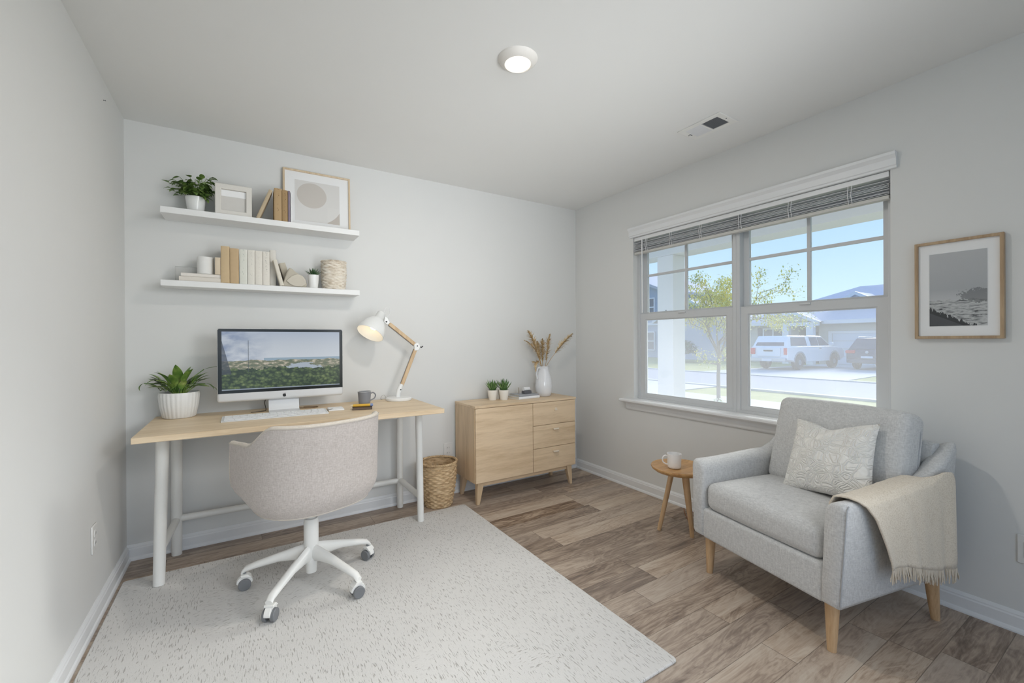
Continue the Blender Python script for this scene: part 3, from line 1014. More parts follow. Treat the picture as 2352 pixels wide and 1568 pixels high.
# ------------------------------------------------------------------ desktop computer
def screen_material():
    m, nt, b = base('screen_landscape', (.01, .01, .01), .18)
    s = xyz(nt, coords(nt))
    u = mth(nt, 'DIVIDE', mth(nt, 'ADD', s[0], .3135), .627)
    v = mth(nt, 'DIVIDE', mth(nt, 'SUBTRACT', s[2], .075), .335)
    cv = nd(nt, 'ShaderNodeCombineXYZ', {'X': mth(nt, 'MULTIPLY', u, 1.9), 'Y': v})
    uv = cv.outputs[0]
    # sky with one soft grey cloud bank on the left
    n1 = noise(nt, mapping(nt, uv, (1.6, 3.6, 1)), 1.8, 5, .55, .3)
    leftness = mth(nt, 'SUBTRACT', 1.0, mth(nt, 'MULTIPLY', u, 2.4), clamp=True)
    cl = mth(nt, 'MULTIPLY', mth(nt, 'MULTIPLY', mth(nt, 'SUBTRACT', n1, .36), 4.0, clamp=True), leftness)
    sky = ramp(nt, v, [(.5, lin((208, 214, 222))), (.75, lin((196, 203, 212))), (1, lin((176, 186, 202)))])
    sky = mixc(nt, cl, sky, lin((122, 138, 168)))
    # land bands
    hill = mth(nt, 'ADD', .50, mth(nt, 'MULTIPLY', mth(nt, 'SUBTRACT', noise(nt, mapping(nt, uv, (2.2, 0, 1)), 1.5, 4), .5), .10))
    n2 = noise(nt, mapping(nt, uv, (5, 14, 1)), 2.0, 4, .6)
    hills = ramp(nt, n2, [(.3, lin((88, 104, 88))), (.52, lin((126, 128, 106))), (.62, lin((196, 186, 168))), (.75, lin((214, 206, 190)))])
    far = mixc(nt, mth(nt, 'GREATER_THAN', v, hill), hills, sky)
    sea = mth(nt, 'MULTIPLY', mth(nt, 'MULTIPLY', mth(nt, 'GREATER_THAN', v, hill), mth(nt, 'LESS_THAN', v, .540)), mth(nt, 'GREATER_THAN', u, .33))
    far = mixc(nt, sea, far, lin((150, 170, 186)))
    # pale lagoon
    du = mth(nt, 'ABSOLUTE', mth(nt, 'SUBTRACT', u, .66))
    dv = mth(nt, 'SUBTRACT', .44, v)
    lake = mth(nt, 'MULTIPLY', mth(nt, 'GREATER_THAN', v, .33), mth(nt, 'LESS_THAN', mth(nt, 'SUBTRACT', du, mth(nt, 'MULTIPLY', dv, 1.4)), mth(nt, 'MULTIPLY', mth(nt, 'SUBTRACT', n2, .35), .35)))
    lake = mth(nt, 'MULTIPLY', lake, mth(nt, 'LESS_THAN', v, .445))
    far = mixc(nt, lake, far, lin((172, 182, 194)))
    # forest in front
    edge = mth(nt, 'ADD', .36, mth(nt, 'MULTIPLY', mth(nt, 'SUBTRACT', noise(nt, mapping(nt, uv, (3.4, 3, 1)), 2.2, 5, .6), .5), .22))
    vo = nd(nt, 'ShaderNodeTexVoronoi', {'Scale': 15.0}, feature='F1')
    nt.links.new(mapping(nt, uv, (1, 1.5, 1)), vo.inputs['Vector'])
    fmix = mth(nt, 'ADD', mth(nt, 'MULTIPLY', vo.outputs['Distance'], .30), mth(nt, 'ADD', mth(nt, 'MULTIPLY', noise(nt, uv, 30, 4, .75), .45), mth(nt, 'MULTIPLY', noise(nt, mapping(nt, uv, (1, 2, 1)), 4.5, 3), .40)))
    forest = ramp(nt, fmix, [(.36, lin((134, 144, 96))), (.50, lin((88, 106, 66))), (.64, lin((42, 58, 42)))])
    img = mixc(nt, mth(nt, 'LESS_THAN', v, edge), far, forest)
    # reflections on the glass painted into the image: thin line and dark left wedge
    refl_line = mth(nt, 'MULTIPLY', mth(nt, 'LESS_THAN', mth(nt, 'ABSOLUTE', mth(nt, 'SUBTRACT', u, .205)), .0028), mth(nt, 'MULTIPLY', mth(nt, 'LESS_THAN', v, .85), mth(nt, 'GREATER_THAN', v, .3)))
    img = mixc(nt, mth(nt, 'MULTIPLY', refl_line, .7), img, lin((70, 78, 84)))
    refl_wedge = mth(nt, 'LESS_THAN', mth(nt, 'ADD', u, mth(nt, 'MULTIPLY', mth(nt, 'ABSOLUTE', mth(nt, 'SUBTRACT', v, .27)), .13)), .075)
    refl_wedge = mth(nt, 'MULTIPLY', refl_wedge, mth(nt, 'GREATER_THAN', v, .27))
    img = mixc(nt, mth(nt, 'MULTIPLY', refl_wedge, .8), img, lin((64, 70, 82)))
    bar = mth(nt, 'LESS_THAN', v, .018)
    img = mixc(nt, mth(nt, 'MULTIPLY', bar, .7), img, lin((170, 180, 200)))
    nt.links.new(img, b.inputs['Emission Color'])
    b.inputs['Emission Strength'].default_value = .78
    return m


def computer():
    alu = plain('silver_aluminium', (222, 223, 224), .38, metal=.15, var=.01)
    t = thing('desktop_computer', 'silver all-in-one desktop computer showing a green landscape', 'computer', (.214, 2.93, DZ))
    W, z0, z1, d = .336, .077, .500, .016
    bd = MB().rbox((0, d, (z0 + z1) / 2), (W, d, (z1 - z0) / 2), .014, k=4)
    bd.build('housing', alu, t, weld=True)
    zc = .1275
    MB().prism([(-W + .004, zc), (W - .004, zc), (W - .004, z1 - .012), (W - .010, z1 - .004), (-W + .010, z1 - .004), (-W + .004, z1 - .012)], 'y', -.0012, .0025).build('bezel', plain('screen_bezel', (18, 18, 20), .15), t, smooth=False)
    so = MB().box((-.3135, -.0016, .075), (.3135, -.0011, .410)).build('screen', screen_material(), t, smooth=False)
    so.location = (0, 0, .070)
    # fruit emblem on the chin: body with bite, plus leaf
    pts = []
    for k in range(40):
        a = 2 * pi * k / 40
        r = .0098 * (1 - .10 * max(0, cos(a - pi / 2)) ** 6 - .06 * max(0, cos(a + pi / 2)) ** 10 + .05 * abs(sin(2 * a)))
        x, z = r * cos(a) * .95, r * sin(a)
        dx, dz = x - .0118, z - .001
        if dx * dx + dz * dz < .0049 ** 2:
            q = .0049 / sqrt(dx * dx + dz * dz)
            x, z = .0118 + dx * q, .001 + dz * q
        pts.append((x, .100 + z))
    em = MB().prism(pts, 'y', -.0006, .002).prism([(.000, .1115), (.0012, .1135), (.0042, .1155), (.0046, .1140), (.0030, .1122)], 'y', -.0006, .002)
    em.build('emblem', M_BLACK, t, smooth=False)
    # bent foot
    sp = [(.062, .24), (.058, .12), (.045, .03), (.040, .008), (.030, .002), (-.06, .0005), (-.075, .0005), (-.075, .006), (-.02, .008), (.022, .011), (.034, .035), (.046, .12), (.050, .24)]
    MB().prism([(a, b) for a, b in sp], 'x', -.082, .082).build('stand', alu, t, smooth=True, angle=25)


computer()


def cord(name, pts, r, mat, label, cat='cord'):
    P = [Vector(p) for p in pts]
    out = []
    for i in range(len(P) - 1):
        p0, p1, p2, p3 = P[max(i - 1, 0)], P[i], P[i + 1], P[min(i + 2, len(P) - 1)]
        for k in range(6):
            s = k / 6
            out.append(.5 * (2 * p1 + (p2 - p0) * s + (2 * p0 - 5 * p1 + 4 * p2 - p3) * s * s + (3 * p1 - p0 - 3 * p2 + p3) * s ** 3))
    out.append(P[-1])
    return tag(MB().tube(out, r, 8).build(name, mat), label, cat)


M_CORDB = plain('brown_cord', (120, 92, 60), .6)
cord('power_cord', [(.13, 3.03, DZ + .10), (.115, 3.05, DZ + .05), (.12, 3.03, DZ + .006), (.10, 3.0, DZ + .0025), (.04, 2.99, DZ + .0025)], .0022, plain('dark_cord', (70, 62, 54), .6), 'dark cord curling down left of the computer stand')
cord('loop_cord', [(.30, 3.02, DZ + .0025), (.36, 2.985, DZ + .0025), (.405, 2.995, DZ + .0025), (.40, 3.03, DZ + .0025), (.33, 3.045, DZ + .0025)], .0022, M_CORDB, 'brown cord looping right of the computer stand')


def keyboard():
    t = thing('keyboard', 'slim white keyboard lying on the desk before the computer', 'keyboard', (.165, 2.765, DZ), R(-1))
    W, D = .262, .066
    prof = [(-D, 0), (-D, .006), (D, .014), (D, 0)]
    MB().prism(prof, 'x', -W, W).build('base', plain('keyboard_base', (226, 227, 228), .35, metal=.1), t, bevel=.002)
    ks = MB()
    rows = [(14, .017), (14, .0175), (13, .0185), (12, .0195), (10, .0185)]
    for i, (n, w) in enumerate(rows):
        yy = D - .016 - i * .0235
        zz = .0075 + (yy + D) / (2 * D) * .008 - .0015
        x = -W + .012
        step = (2 * W - .024) / n
        for k in range(n):
            ks.box((x + k * step + .0012, yy - .0098, zz), (x + (k + 1) * step - .0012, yy + .0098, zz + .0035))
    ks.build('keys', plain('key_white', (240, 240, 240), .4), t, smooth=False)['kind'] = 'stuff'


keyboard()


def trackpad():
    t = thing('trackpad', 'white trackpad at the right end of the keyboard', 'trackpad', (.485, 2.825, DZ), R(-4))
    MB().rbox((0, 0, .005), (.045, .052, .005), .004, k=2).build('base', M_PLAST, t, weld=True)
    MB().rbox((0, .014, .0108), (.042, .036, .0008), .0006, k=2).build('touch_plate', plain('touch_plate', (246, 246, 246), .25), t, weld=True)


trackpad()
cord('earphone_cord', [(.405, 2.79, DZ + .0016), (.425, 2.80, DZ + .006), (.440, 2.772, DZ + .0118), (.455, 2.785, DZ + .0125), (.462, 2.80, DZ + .0128)], .0012, plain('dark_cord', (70, 62, 54), .6), 'thin dark cord end lying over the trackpad edge')


def mug(name, loc, rz, r, h, mat, inner, label, hand=1.0, tap=.9, lip=None):
    t = thing(name, label, 'mug', loc, rz)
    th = .0035
    prof = [(r * tap * .86, 0), (r * tap, .006), (r * tap * 1.02, .014), (r, h - .004), (r, h), (r - th, h), (r - th, h - .004), (r * tap - th, .012), (r * tap * .5, .008)]
    MB().lathe(prof, 36).build('body', mat, t, angle=50)
    k = hand
    pts = [(r * .97, 0, h * .78), (r + .014 * k, 0, h * .86), (r + .028 * k, 0, h * .74), (r + .031 * k, 0, h * .55), (r + .022 * k, 0, h * .36), (r * .95, 0, h * .24)]
    P = [Vector(p) for p in pts]
    out = []
    for i in range(len(P) - 1):
        p0, p1, p2, p3 = P[max(i - 1, 0)], P[i], P[i + 1], P[min(i + 2, len(P) - 1)]
        for q in range(5):
            s = q / 5
            out.append(.5 * (2 * p1 + (p2 - p0) * s + (2 * p0 - 5 * p1 + 4 * p2 - p3) * s * s + (3 * p1 - p0 - 3 * p2 + p3) * s ** 3))
    out.append(P[-1])
    MB().tube(out, .0042, 10).build('handle', mat, t)
    if lip:
        MB().lathe([(r - .0034, h + .0001), (r - .0034, h + .0022), (r + .0002, h + .0022), (r + .0002, h - .0006)], 36, capb=False, capt=False).build('rim', lip, t)
    return t


mug('mug', (.695, 2.985, DZ), R(12), .043, .083, plain('grey_glaze', (134, 136, 142), .35, var=.03, coat=.2), None, 'grey mug with thin handle standing on the desk', 1.15, .86, plain('pale_rim', (214, 214, 214), .3))


def notebook():
    t = thing('notebook', 'small dark brown notebook lying in front of the grey mug', 'notebook', (.630, 2.76, DZ), R(-14))
    MB().box((-.058, -.032, 0), (.058, .032, .003)).box((-.058, -.032, .013), (.058, .032, .016)).box((-.058, .029, .003), (.058, .032, .013)).build('cover', plain('dark_cover', (74, 58, 50), .6), t, smooth=False)
    MB().box((-.055, -.029, .003), (.055, .0289, .013)).build('pages', plain('page_edge', (120, 104, 90), .8), t, smooth=False)


notebook()


def pencil():
    t = thing('marker', 'yellow marker with blue end lying on the dark notebook', 'marker', (.630, 2.755, DZ + .016 + .0085), R(-14))
    T = rot('Y', pi / 2)
    MB().lathe([(.0085, -.055), (.0085, .045)], 16, T=T).build('barrel', plain('marker_yellow', (226, 178, 62), .4), t)
    MB().lathe([(.0087, .0451), (.0087, .058), (.006, .062)], 16, T=T).build('end_cap', plain('marker_blue', (124, 142, 186), .4), t)
    MB().lathe([(.004, -.070), (.0075, -.0551)], 16, T=T).build('tip', plain('marker_pale', (232, 214, 170), .4), t)


pencil()


# ------------------------------------------------------------------ desk lamp
def desk_lamp():
    white = plain('lamp_white', (242, 242, 240), .28, var=.01, coat=.3)
    t = thing('desk_lamp', 'white and wood jointed desk lamp with its shade tilted down', 'lamp', (.945, 3.035, DZ))
    MB().lathe([(.086, 0), (.090, .004), (.090, .016), (.084, .022), (.03, .024)], 40).build('base', white, t)
    # bracket between base and lower arm (working in x-z, lamp plane faces the camera)
    a0, a1, a2 = Vector((.010, 0, .075)), Vector((.135, 0, .385)), Vector((-.092, 0, .565))
    br = MB().tube([(-.006, 0, .02), (-.004, 0, .05), (.004, 0, .075), (.022, 0, .112)], [.017, .016, .018, .016], 14, flat=.8)
    br.build('bracket', white, t)
    def arm(p, q, off):
        d = (q - p).normalized()
        n = Vector((-d.z, 0, d.x))
        mb = MB()
        mb.loft([[p + n * .0125 + Vector((0, -.009, 0)), p - n * .0125 + Vector((0, -.009, 0)), p - n * .0125 + Vector((0, .009, 0)), p + n * .0125 + Vector((0, .009, 0))],
                 [q + n * .0125 + Vector((0, -.009, 0)), q - n * .0125 + Vector((0, -.009, 0)), q - n * .0125 + Vector((0, .009, 0)), q + n * .0125 + Vector((0, .009, 0))]])
        o = mb.build('arm', wood('lamp_ash', (218, 190, 152), (192, 160, 122), 'z', 1.2), t, bevel=.003, label='pale wooden arm')
        MB().tube([p - n * .0155 * off, q - n * .0155 * off], .0018, 6).build('spring_rod', M_GREYP, o)
        return o
    d = (a1 - a0).normalized()
    arm(a0 + d * .03, a1 - d * .028, -1)
    d2 = (a2 - a1).normalized()
    arm(a1 + d2 * .02, a2 - d2 * .035, -1)
    # elbow
    MB().prism([(a1.x - .020, a1.z - .035), (a1.x + .012, a1.z - .032), (a1.x + .026, a1.z - .002), (a1.x + .004, a1.z + .026), (a1.x - .022, a1.z + .014)], 'y', -.013, .013).build('elbow', white, t, bevel=.004)
    MB().tube([a1 + Vector((.02, -.004, -.006)), a1 + Vector((.036, -.004, -.010)), a1 + Vector((.046, -.004, -.002))], .0042, 8).build('knob', M_BLACK, t)
    for p in (a0, a1):
        MB().lathe([(.0045, -.016), (.0045, .016)], 12, T=tr(p.x, 0, p.z) @ rot('X', pi / 2)).build('bolt', M_BLACK, t)
    # head joint
    MB().prism([(a2.x - .012, a2.z - .012), (a2.x + .014, a2.z - .030), (a2.x + .030, a2.z - .016), (a2.x + .012, a2.z + .022), (a2.x - .006, a2.z + .030)], 'y', -.010, .010).build('head_joint', white, t, bevel=.003)
    MB().lathe([(.006, -.013), (.006, .013)], 12, T=tr(a2.x + .004, 0, a2.z - .008) @ rot('X', pi / 2)).build('bolt', M_BLACK, t)
    # shade: bell opening down-left, turned a little towards the room
    ax = Vector((-.52, -.30, -.80)).normalized()
    T = tr(-.120, -.012, .618) @ ax.to_track_quat('Z', 'Y').to_matrix().to_4x4()
    out = [(.024, 0), (.028, .004), (.030, .052), (.036, .056), (.058, .078), (.078, .112), (.090, .150), (.093, .182)]
    inn = [(.0905, .182), (.087, .150), (.075, .114), (.055, .081), (.033, .060)]
    sh = MB().lathe(out + inn, 40, T=T, capt=True)
    sh.build('lamp_shade', white, t, angle=60)
    MB().tube([Vector((-.105, .0, .615)), Vector((-.088, 0, .655)), Vector((-.062, 0, .652)), Vector((-.056, 0, .618)), Vector((-.078, 0, .590))], .0022, 8).build('head_cord', M_PLAST, t)
    glow, nt, b = base('warm_bulb', (1, .95, .85), .5)
    b.inputs['Emission Color'].default_value = (1.0, .80, .52, 1)
    b.inputs['Emission Strength'].default_value = 3.6
    MB().sphere((0, 0, .115), .030, 16, 10, T=T).build('bulb', glow, t)
    MB().lathe([(.014, .056), (.014, .088)], 16, T=T).build('socket', white, t)
    cord('lamp_cord', [(.872, 3.094, DZ + .014), (.858, 3.092, DZ + .036), (.838, 3.09, DZ + .030), (.835, 3.10, DZ + .008), (.85, 3.125, DZ + .0022)], .0018, plain('pale_cord', (190, 190, 188), .5), 'pale thin cord rising behind the lamp base')


desk_lamp()


# ------------------------------------------------------------------ potted plants
def ribbed_pot(r0, r1, h, n, amp):
    th = .005
    prof = [(r0 * .9, 0), (r0, .006), (r0 * .5 + r1 * .5 + .004, h * .5), (r1, h * .88), (r1 * .99, h), (r1 - th, h), (r1 - th, h - .02), (r1 * .6, h - .022)]
    def fn(a, i, r):
        return r + (amp * (abs(sin(a * n / 2)) - .5) if 0 < i < 4 else 0)
    return MB().lathe(prof, n * 4, fn=fn)


def soil(parent, r, z):
    return MB().lathe([(r, z - .006), (r, z), (r * .5, z + .004)], 24).build('soil', M_SOIL, parent)


def desk_plant():
    rnd = random.Random(21)
    t = thing('potted_plant', 'leafy green plant in a ribbed white pot on the desk', 'potted plant', (-.302, 3.045, DZ))
    m, nt, b = base('ribbed_white_glaze', lin((238, 238, 236)), .3, coat=.2)
    bump(nt, b, noise(nt, mapping(nt, coords(nt), (1, 1, 1.6)), 55, 2), .25, .004)
    ribbed_pot(.075, .093, .142, 26, .004).build('pot', m, t, angle=60)
    soil(t, .082, .128)
    lm, nt, b = base('plant_leaves', lin((70, 104, 42)), .38)
    n = noise(nt, coords(nt), 17, 3)
    nt.links.new(ramp(nt, n, [(.3, lin((58, 90, 42))), (.46, lin((96, 132, 58))), (.6, lin((136, 162, 80))), (.74, lin((196, 204, 132)))]), b.inputs['Base Color'])
    fo = MB()
    def stalk(a, reach, hh, L, w, bend, el):
        p0 = Vector((cos(a) * .02, sin(a) * .02, .125))
        ky = .32 if sin(a) > 0 else 1
        p2 = Vector((cos(a) * reach, sin(a) * reach * ky, .13 + hh))
        p1 = p0.lerp(p2, .5) + Vector((0, 0, .03))
        fo.tube([p0, p1, p2], .0024, 6)
        fo.leaf(p2, (cos(a) * cos(el), sin(a) * cos(el) * ky * .5, sin(el)), L, w, bend, 7, prof=lambda q: sin(pi * min(1, q ** .8)) ** .9)
    for k in range(30):
        a = 2 * pi * k / 30 * 1.618 + rnd.uniform(-.2, .2)
        stalk(a, rnd.uniform(.03, .085), rnd.uniform(.02, .060), rnd.uniform(.075, .115), rnd.uniform(.034, .048), rnd.uniform(.3, 1.1), rnd.uniform(.5, 1.35))
    stalk(R(195), .10, .085, .06, .028, 1.4, .2)
    stalk(R(183), .075, .06, .085, .05, .9, 1.3)
    stalk(R(170), .155, .068, .05, .03, 1.6, -.3)
    stalk(R(-5), .115, .135, .085, .022, .2, .3)
    stalk(R(-20), .13, .055, .06, .024, 1.3, 0)
    stalk(R(10), .14, .035, .07, .022, 1.8, .1)
    stalk(R(265), .02, .06, .12, .05, .5, 1.35)
    stalk(R(300), .04, .055, .115, .046, .7, 1.2)
    fo.build('foliage', lm, t)['kind'] = 'stuff'


desk_plant()

# ------------------------------------------------------------------ office chair
def smooth(a, b, x):
    t = max(0.0, min(1.0, (x - a) / (b - a)))
    return t * t * (3 - 2 * t)


def office_chair():
    cx, cy = .285, 2.345
    t = thing('office_chair', 'beige fabric tub office chair on white five-star base', 'chair', (cx, cy, RUGZ), R(20))
    out_m = fabric('chair_outer_fabric', (206, 198, 193), (180, 171, 165), 700, .6)
    in_m = fabric('chair_inner_fabric', (224, 216, 204), (206, 196, 184), 850, .4)
    pip = plain('chair_piping', (196, 188, 178), .8)
    A, Bk = .303, .292
    TH = R(128)

    def plan(th, k=1.0):
        e = .80
        s, c = sin(th), cos(th)
        x = A * (abs(s) ** e) * (1 if s > 0 else -1)
        y = -Bk * (abs(c) ** e) * (1 if c > 0 else -1)
        if abs(th) > pi / 2:
            y = .185 * (abs(th) - pi / 2) / (TH - pi / 2)
            x = (1 if s > 0 else -1) * (A - .012 * (abs(th) - pi / 2))
        return Vector((x * k, y * k, 0))

    def ztop(th):
        a = abs(th)
        return .822 - .092 * smooth(R(56), R(90), a) - .012 * smooth(R(88), TH, a)

    def zbot(th):
        return .418 + .030 * smooth(R(75), TH, abs(th))

    def outer(th, q):
        zt, zb = ztop(th), zbot(th)
        z = zb + (zt - zb) * q
        h = z - zb
        k = .84 + .145 * (1 - (1 - min(1, h / .10)) ** 2.2) + .04 * h
        p = plan(th, k)
        if abs(th) < pi / 2:
            p.y -= .05 * max(0, h - .2) * cos(th)
        p.z = z
        return p

    def inner(th, q):
        p = outer(th, .32 + .68 * q if q < 1 else 1)
        d = Vector((p.x, p.y - .02, 0))
        n = d.normalized()
        w = .040 * (1 - .25 * q)
        return Vector((p.x - n.x * w, p.y - n.y * w, p.z))
    NU, NV = 61, 15
    ob = MB().grid(lambda u, v: outer(-TH + 2 * TH * u, v), NU, NV)
    ob.build('shell', out_m, t, angle=80)
    ib = MB()
    loops = []
    for i in range(NU):
        th = -TH + 2 * TH * i / (NU - 1)
        top = outer(th, 1)
        it = inner(th, 1)
        L = [top, top.lerp(it, .25) + Vector((0, 0, .010)), top.lerp(it, .6) + Vector((0, 0, .012)), it + Vector((0, 0, .004))]
        L += [inner(th, 1 - k / 9) for k in range(1, 10)]
        loops.append(L)
    n = len(loops[0])
    vs = [p for l in loops for p in l]
    fs = [(i * n + j, (i + 1) * n + j, (i + 1) * n + j + 1, i * n + j + 1) for i in range(NU - 1) for j in range(n - 1)]
    ib.add(vs, fs)
    for th in (-TH, TH):          # closed arm fronts
        o_ = [outer(th, q / 8) + Vector((0, .012 * sin(pi * q / 8), 0)) for q in range(9)]
        i_ = [inner(th, max(0, (q / 8 - .0))) for q in range(9)]
        ib.add(o_ + i_, [(k, k + 1, 9 + k + 1, 9 + k) for k in range(8)])
    ib.build('inner_lining', in_m, t, angle=80, label='pale beige inner side and rolled rim')
    MB().tube([outer(-TH + 2 * TH * i / 60, 1) + Vector((0, 0, .001)) for i in range(61)], .0035, 8).build('piping', pip, t)
    MB().tube([outer(-TH + 2 * TH * i / 60, 0) for i in range(61)], .004, 8).build('lower_piping', pip, t)
    # seat cushion and the pan under it
    MB().rbox((0, .005, .500), (.222, .222, .040), .038, crown=(0, 0, .012), k=8, fn=lambda o: (o.x * (1 - .10 * max(0, -o.y / .26) ** 2), o.y, o.z)).build('seat', in_m, t, weld=True, angle=80)
    loops = []
    for k, z in ((1.0, .0), (.8, -.012), (.4, -.016)):
        L = []
        for i in range(60):
            a = -pi + 2 * pi * i / 60
            if abs(a) <= TH:
                p = outer(a, 0)
            else:
                f = (abs(a) - TH) / (pi - TH)
                p0 = outer(TH if a > 0 else -TH, 0)
                p = Vector((p0.x * (1 - f) ** .5, p0.y + .05 * f ** .5, p0.z - .0 * f))
            L.append(Vector((p.x * k, p.y * k, p.z * k + .418 * (1 - k) + z)))
        loops.append(L)
    MB().loft(loops).build('seat_pan', out_m, t, angle=80)
    # column
    MB().lathe([(.020, .26), (.020, .395)], 24).build('gas_lift', M_WHITE, t)
    MB().lathe([(.033, .105), (.034, .30), (.030, .318), (.021, .320)], 28).build('column', M_WHITE, t)
    MB().lathe([(.024, .052), (.028, .11)], 24).build('column_foot', M_WHITE, t)
    MB().lathe([(.05, .385), (.11, .391), (.11, .397), (.05, .401)], 24).build('mechanism', M_GREYP, t)
    # five arms with castors
    for k in range(5):
        a = R(15 + 72 * k - 20)
        d = Vector((cos(a), sin(a), 0))
        zs = Vector((0, 0, 1))
        ring = []
        for q, z, hw, hh in ((.015, .150, .020, .045), (.06, .150, .020, .034), (.15, .138, .019, .022), (.25, .112, .0185, .017), (.295, .098, .018, .015), (.312, .082, .017, .011)):
            c = d * q + zs * z
            s = Vector((-d.y, d.x, 0))
            ring.append([c + s * (hw * cos(2 * pi * j / 12)) + zs * (hh * sin(2 * pi * j / 12)) for j in range(12)])
        MB().loft(ring).build('base_arm', M_WHITE, t)
        c = d * .302
        cs = MB().lathe([(.007, .05), (.007, .092)], 12, c=(c.x, c.y, 0)).build('castor', M_GREYP, t)
        ta = a + [1.9, .3, .35, .15, 1.2][k]
        T = tr(c.x, c.y, 0) @ rot('Z', ta)
        MB().prism(arch(0, .034, .034, n=10) + [(.030, .030), (-.030, .030)], 'y', -.013, .013, T=T).prism([(-.03, .056), (.016, .064), (.016, .074), (-.012, .074)], 'y', -.02, .02, T=T).build('castor_hood', M_WHITE, cs, bevel=.002)
        for s in (-1, 1):
            W = T @ tr(0, s * .0175, .0275) @ rot('X', pi / 2)
            MB().lathe([(.012, -.0085), (.0245, -.0085), (.0270, -.006), (.0270, .006), (.0245, .0085), (.012, .0085)], 24, T=W).build('wheel', M_GREYP, cs)


office_chair()


# ------------------------------------------------------------------ shelves and what stands on them
def shelf(label, x0, x1, z0, z1, depth):
    o = MB().box((x0, YB - depth, z0), (x1, YB - .0005, z1)).build('floating_shelf', plain('shelf_white', (240, 240, 239), .45, var=.008), bevel=.0015)
    tag(o, label, 'shelf', 'floating shelves above the desk')


shelf('upper white floating shelf, carrying the framed circle print', -.372, .666, 1.909, 1.943, .178)
shelf('lower white floating shelf, carrying the row of cream books', -.376, .672, 1.516, 1.549, .150)
S1, S2 = 1.943, 1.549


def ivy():
    rnd = random.Random(8)
    t = thing('potted_plant', 'bushy green plant in a smooth white pot on the upper shelf', 'potted plant', (-.222, 3.055, S1))
    th = .004
    MB().lathe([(.036, 0), (.039, .004), (.0485, .085), (.0490, .090), (.0485 - th, .090), (.0480 - th, .084), (.03, .076)], 36).build('pot', M_CERAM, t, angle=60)
    soil(t, .042, .080)
    fo = MB()
    def sprig(a, r, h, L):
        p0 = Vector((cos(a) * .015, sin(a) * .015, .08))
        p2 = Vector((cos(a) * r, sin(a) * min(1, .08 / max(.08, r)) * r * .9, .09 + h))
        p1 = p0.lerp(p2, .5) + Vector((0, 0, .025))
        fo.tube([p0, p1, p2], .0012, 5)
        for q in (p1, p1.lerp(p2, .5), p2):
            for _ in range(1):
                d = Vector((cos(a + rnd.uniform(-.9, .9)), sin(a + rnd.uniform(-.9, .9)), rnd.uniform(-.5, .5)))
                fo.leaf(q, d, L * rnd.uniform(.85, 1.2), L * rnd.uniform(.55, .75), rnd.uniform(.3, .9), 5, prof=lambda s: sin(pi * min(1, s ** .65)) ** .8)
    for k in range(58):
        a = 2 * pi * k * .618
        sprig(a, rnd.uniform(.02, .082), rnd.uniform(.0, .105), .042)
    for a, r, h in ((178, .118, .065), (170, .10, .090), (186, .115, .035), (5, .065, .12), (12, .072, .135), (-8, .070, .10), (-60, .07, -.005), (-30, .065, .0), (180, .09, .02), (160, .08, .115), (8, .05, .12)):
        sprig(R(a), r, h, .036)
    fo.build('foliage', leafmat('ivy_leaf', (66, 100, 44), (134, 160, 84), .4), t)['kind'] = 'stuff'


ivy()


def photo_frame():
    t = thing('photo_frame', 'small cream box frame with a pale banded card on the upper shelf', 'frame', (-.038, 3.02, S1))
    MB_ = frame(MB(), 'y', -.022, .022, (-.091, 0, .091, .182), (-.062, .03, .062, .152))
    MB_.build('frame', plain('cream_linen', (226, 222, 215), .8, var=.03, scale=160), t, bevel=.004)
    c = MB().box((-.0635, -.004, .0285), (.0635, 0, .1535)).build('card', plain('pale_card', (214, 211, 206), .7), t, smooth=False)
    MB().box((-.061, -.0052, .114), (.061, -.0045, .150)).build('band', plain('white_band', (246, 246, 246), .6), c, smooth=False)
    MB().box((-.09, .0225, .002), (.09, .024, .18)).build('back_board', plain('back_board', (180, 170, 155), .8), t, smooth=False)


photo_frame()


def book_material(name, rgb, mark=None, strength=.7, sc=1.0):
    """cloth or paper cover; mark = colour of faint unreadable print down the spine"""
    if name in _MATS:
        return _MATS[name]
    c = lin(rgb)
    m, nt, b = base(name, c, .75, spec=.25)
    co = coords(nt)
    n = noise(nt, co, 40, 4, .6)
    col = mixc(nt, n, tuple(v * .92 for v in c), tuple(min(1, v * 1.05) for v in c))
    if mark:
        s = xyz(nt, co)
        q = noise(nt, mapping(nt, co, (130, 1, 70)), sc, 2, .6, 1.2)
        f = mth(nt, 'GREATER_THAN', q, .60)
        cen = mth(nt, 'LESS_THAN', mth(nt, 'ABSOLUTE', s[0]), .0055)
        hi = mth(nt, 'GREATER_THAN', s[2], .05)
        f = mth(nt, 'MULTIPLY', mth(nt, 'MULTIPLY', f, cen), mth(nt, 'MULTIPLY', hi, strength))
        col = mixc(nt, f, col, lin(mark))
    nt.links.new(col, b.inputs['Base Color'])
    _MATS[name] = m
    return m


M_PAGES = plain('book_pages', (230, 224, 210), .9, var=.05, scale=200)


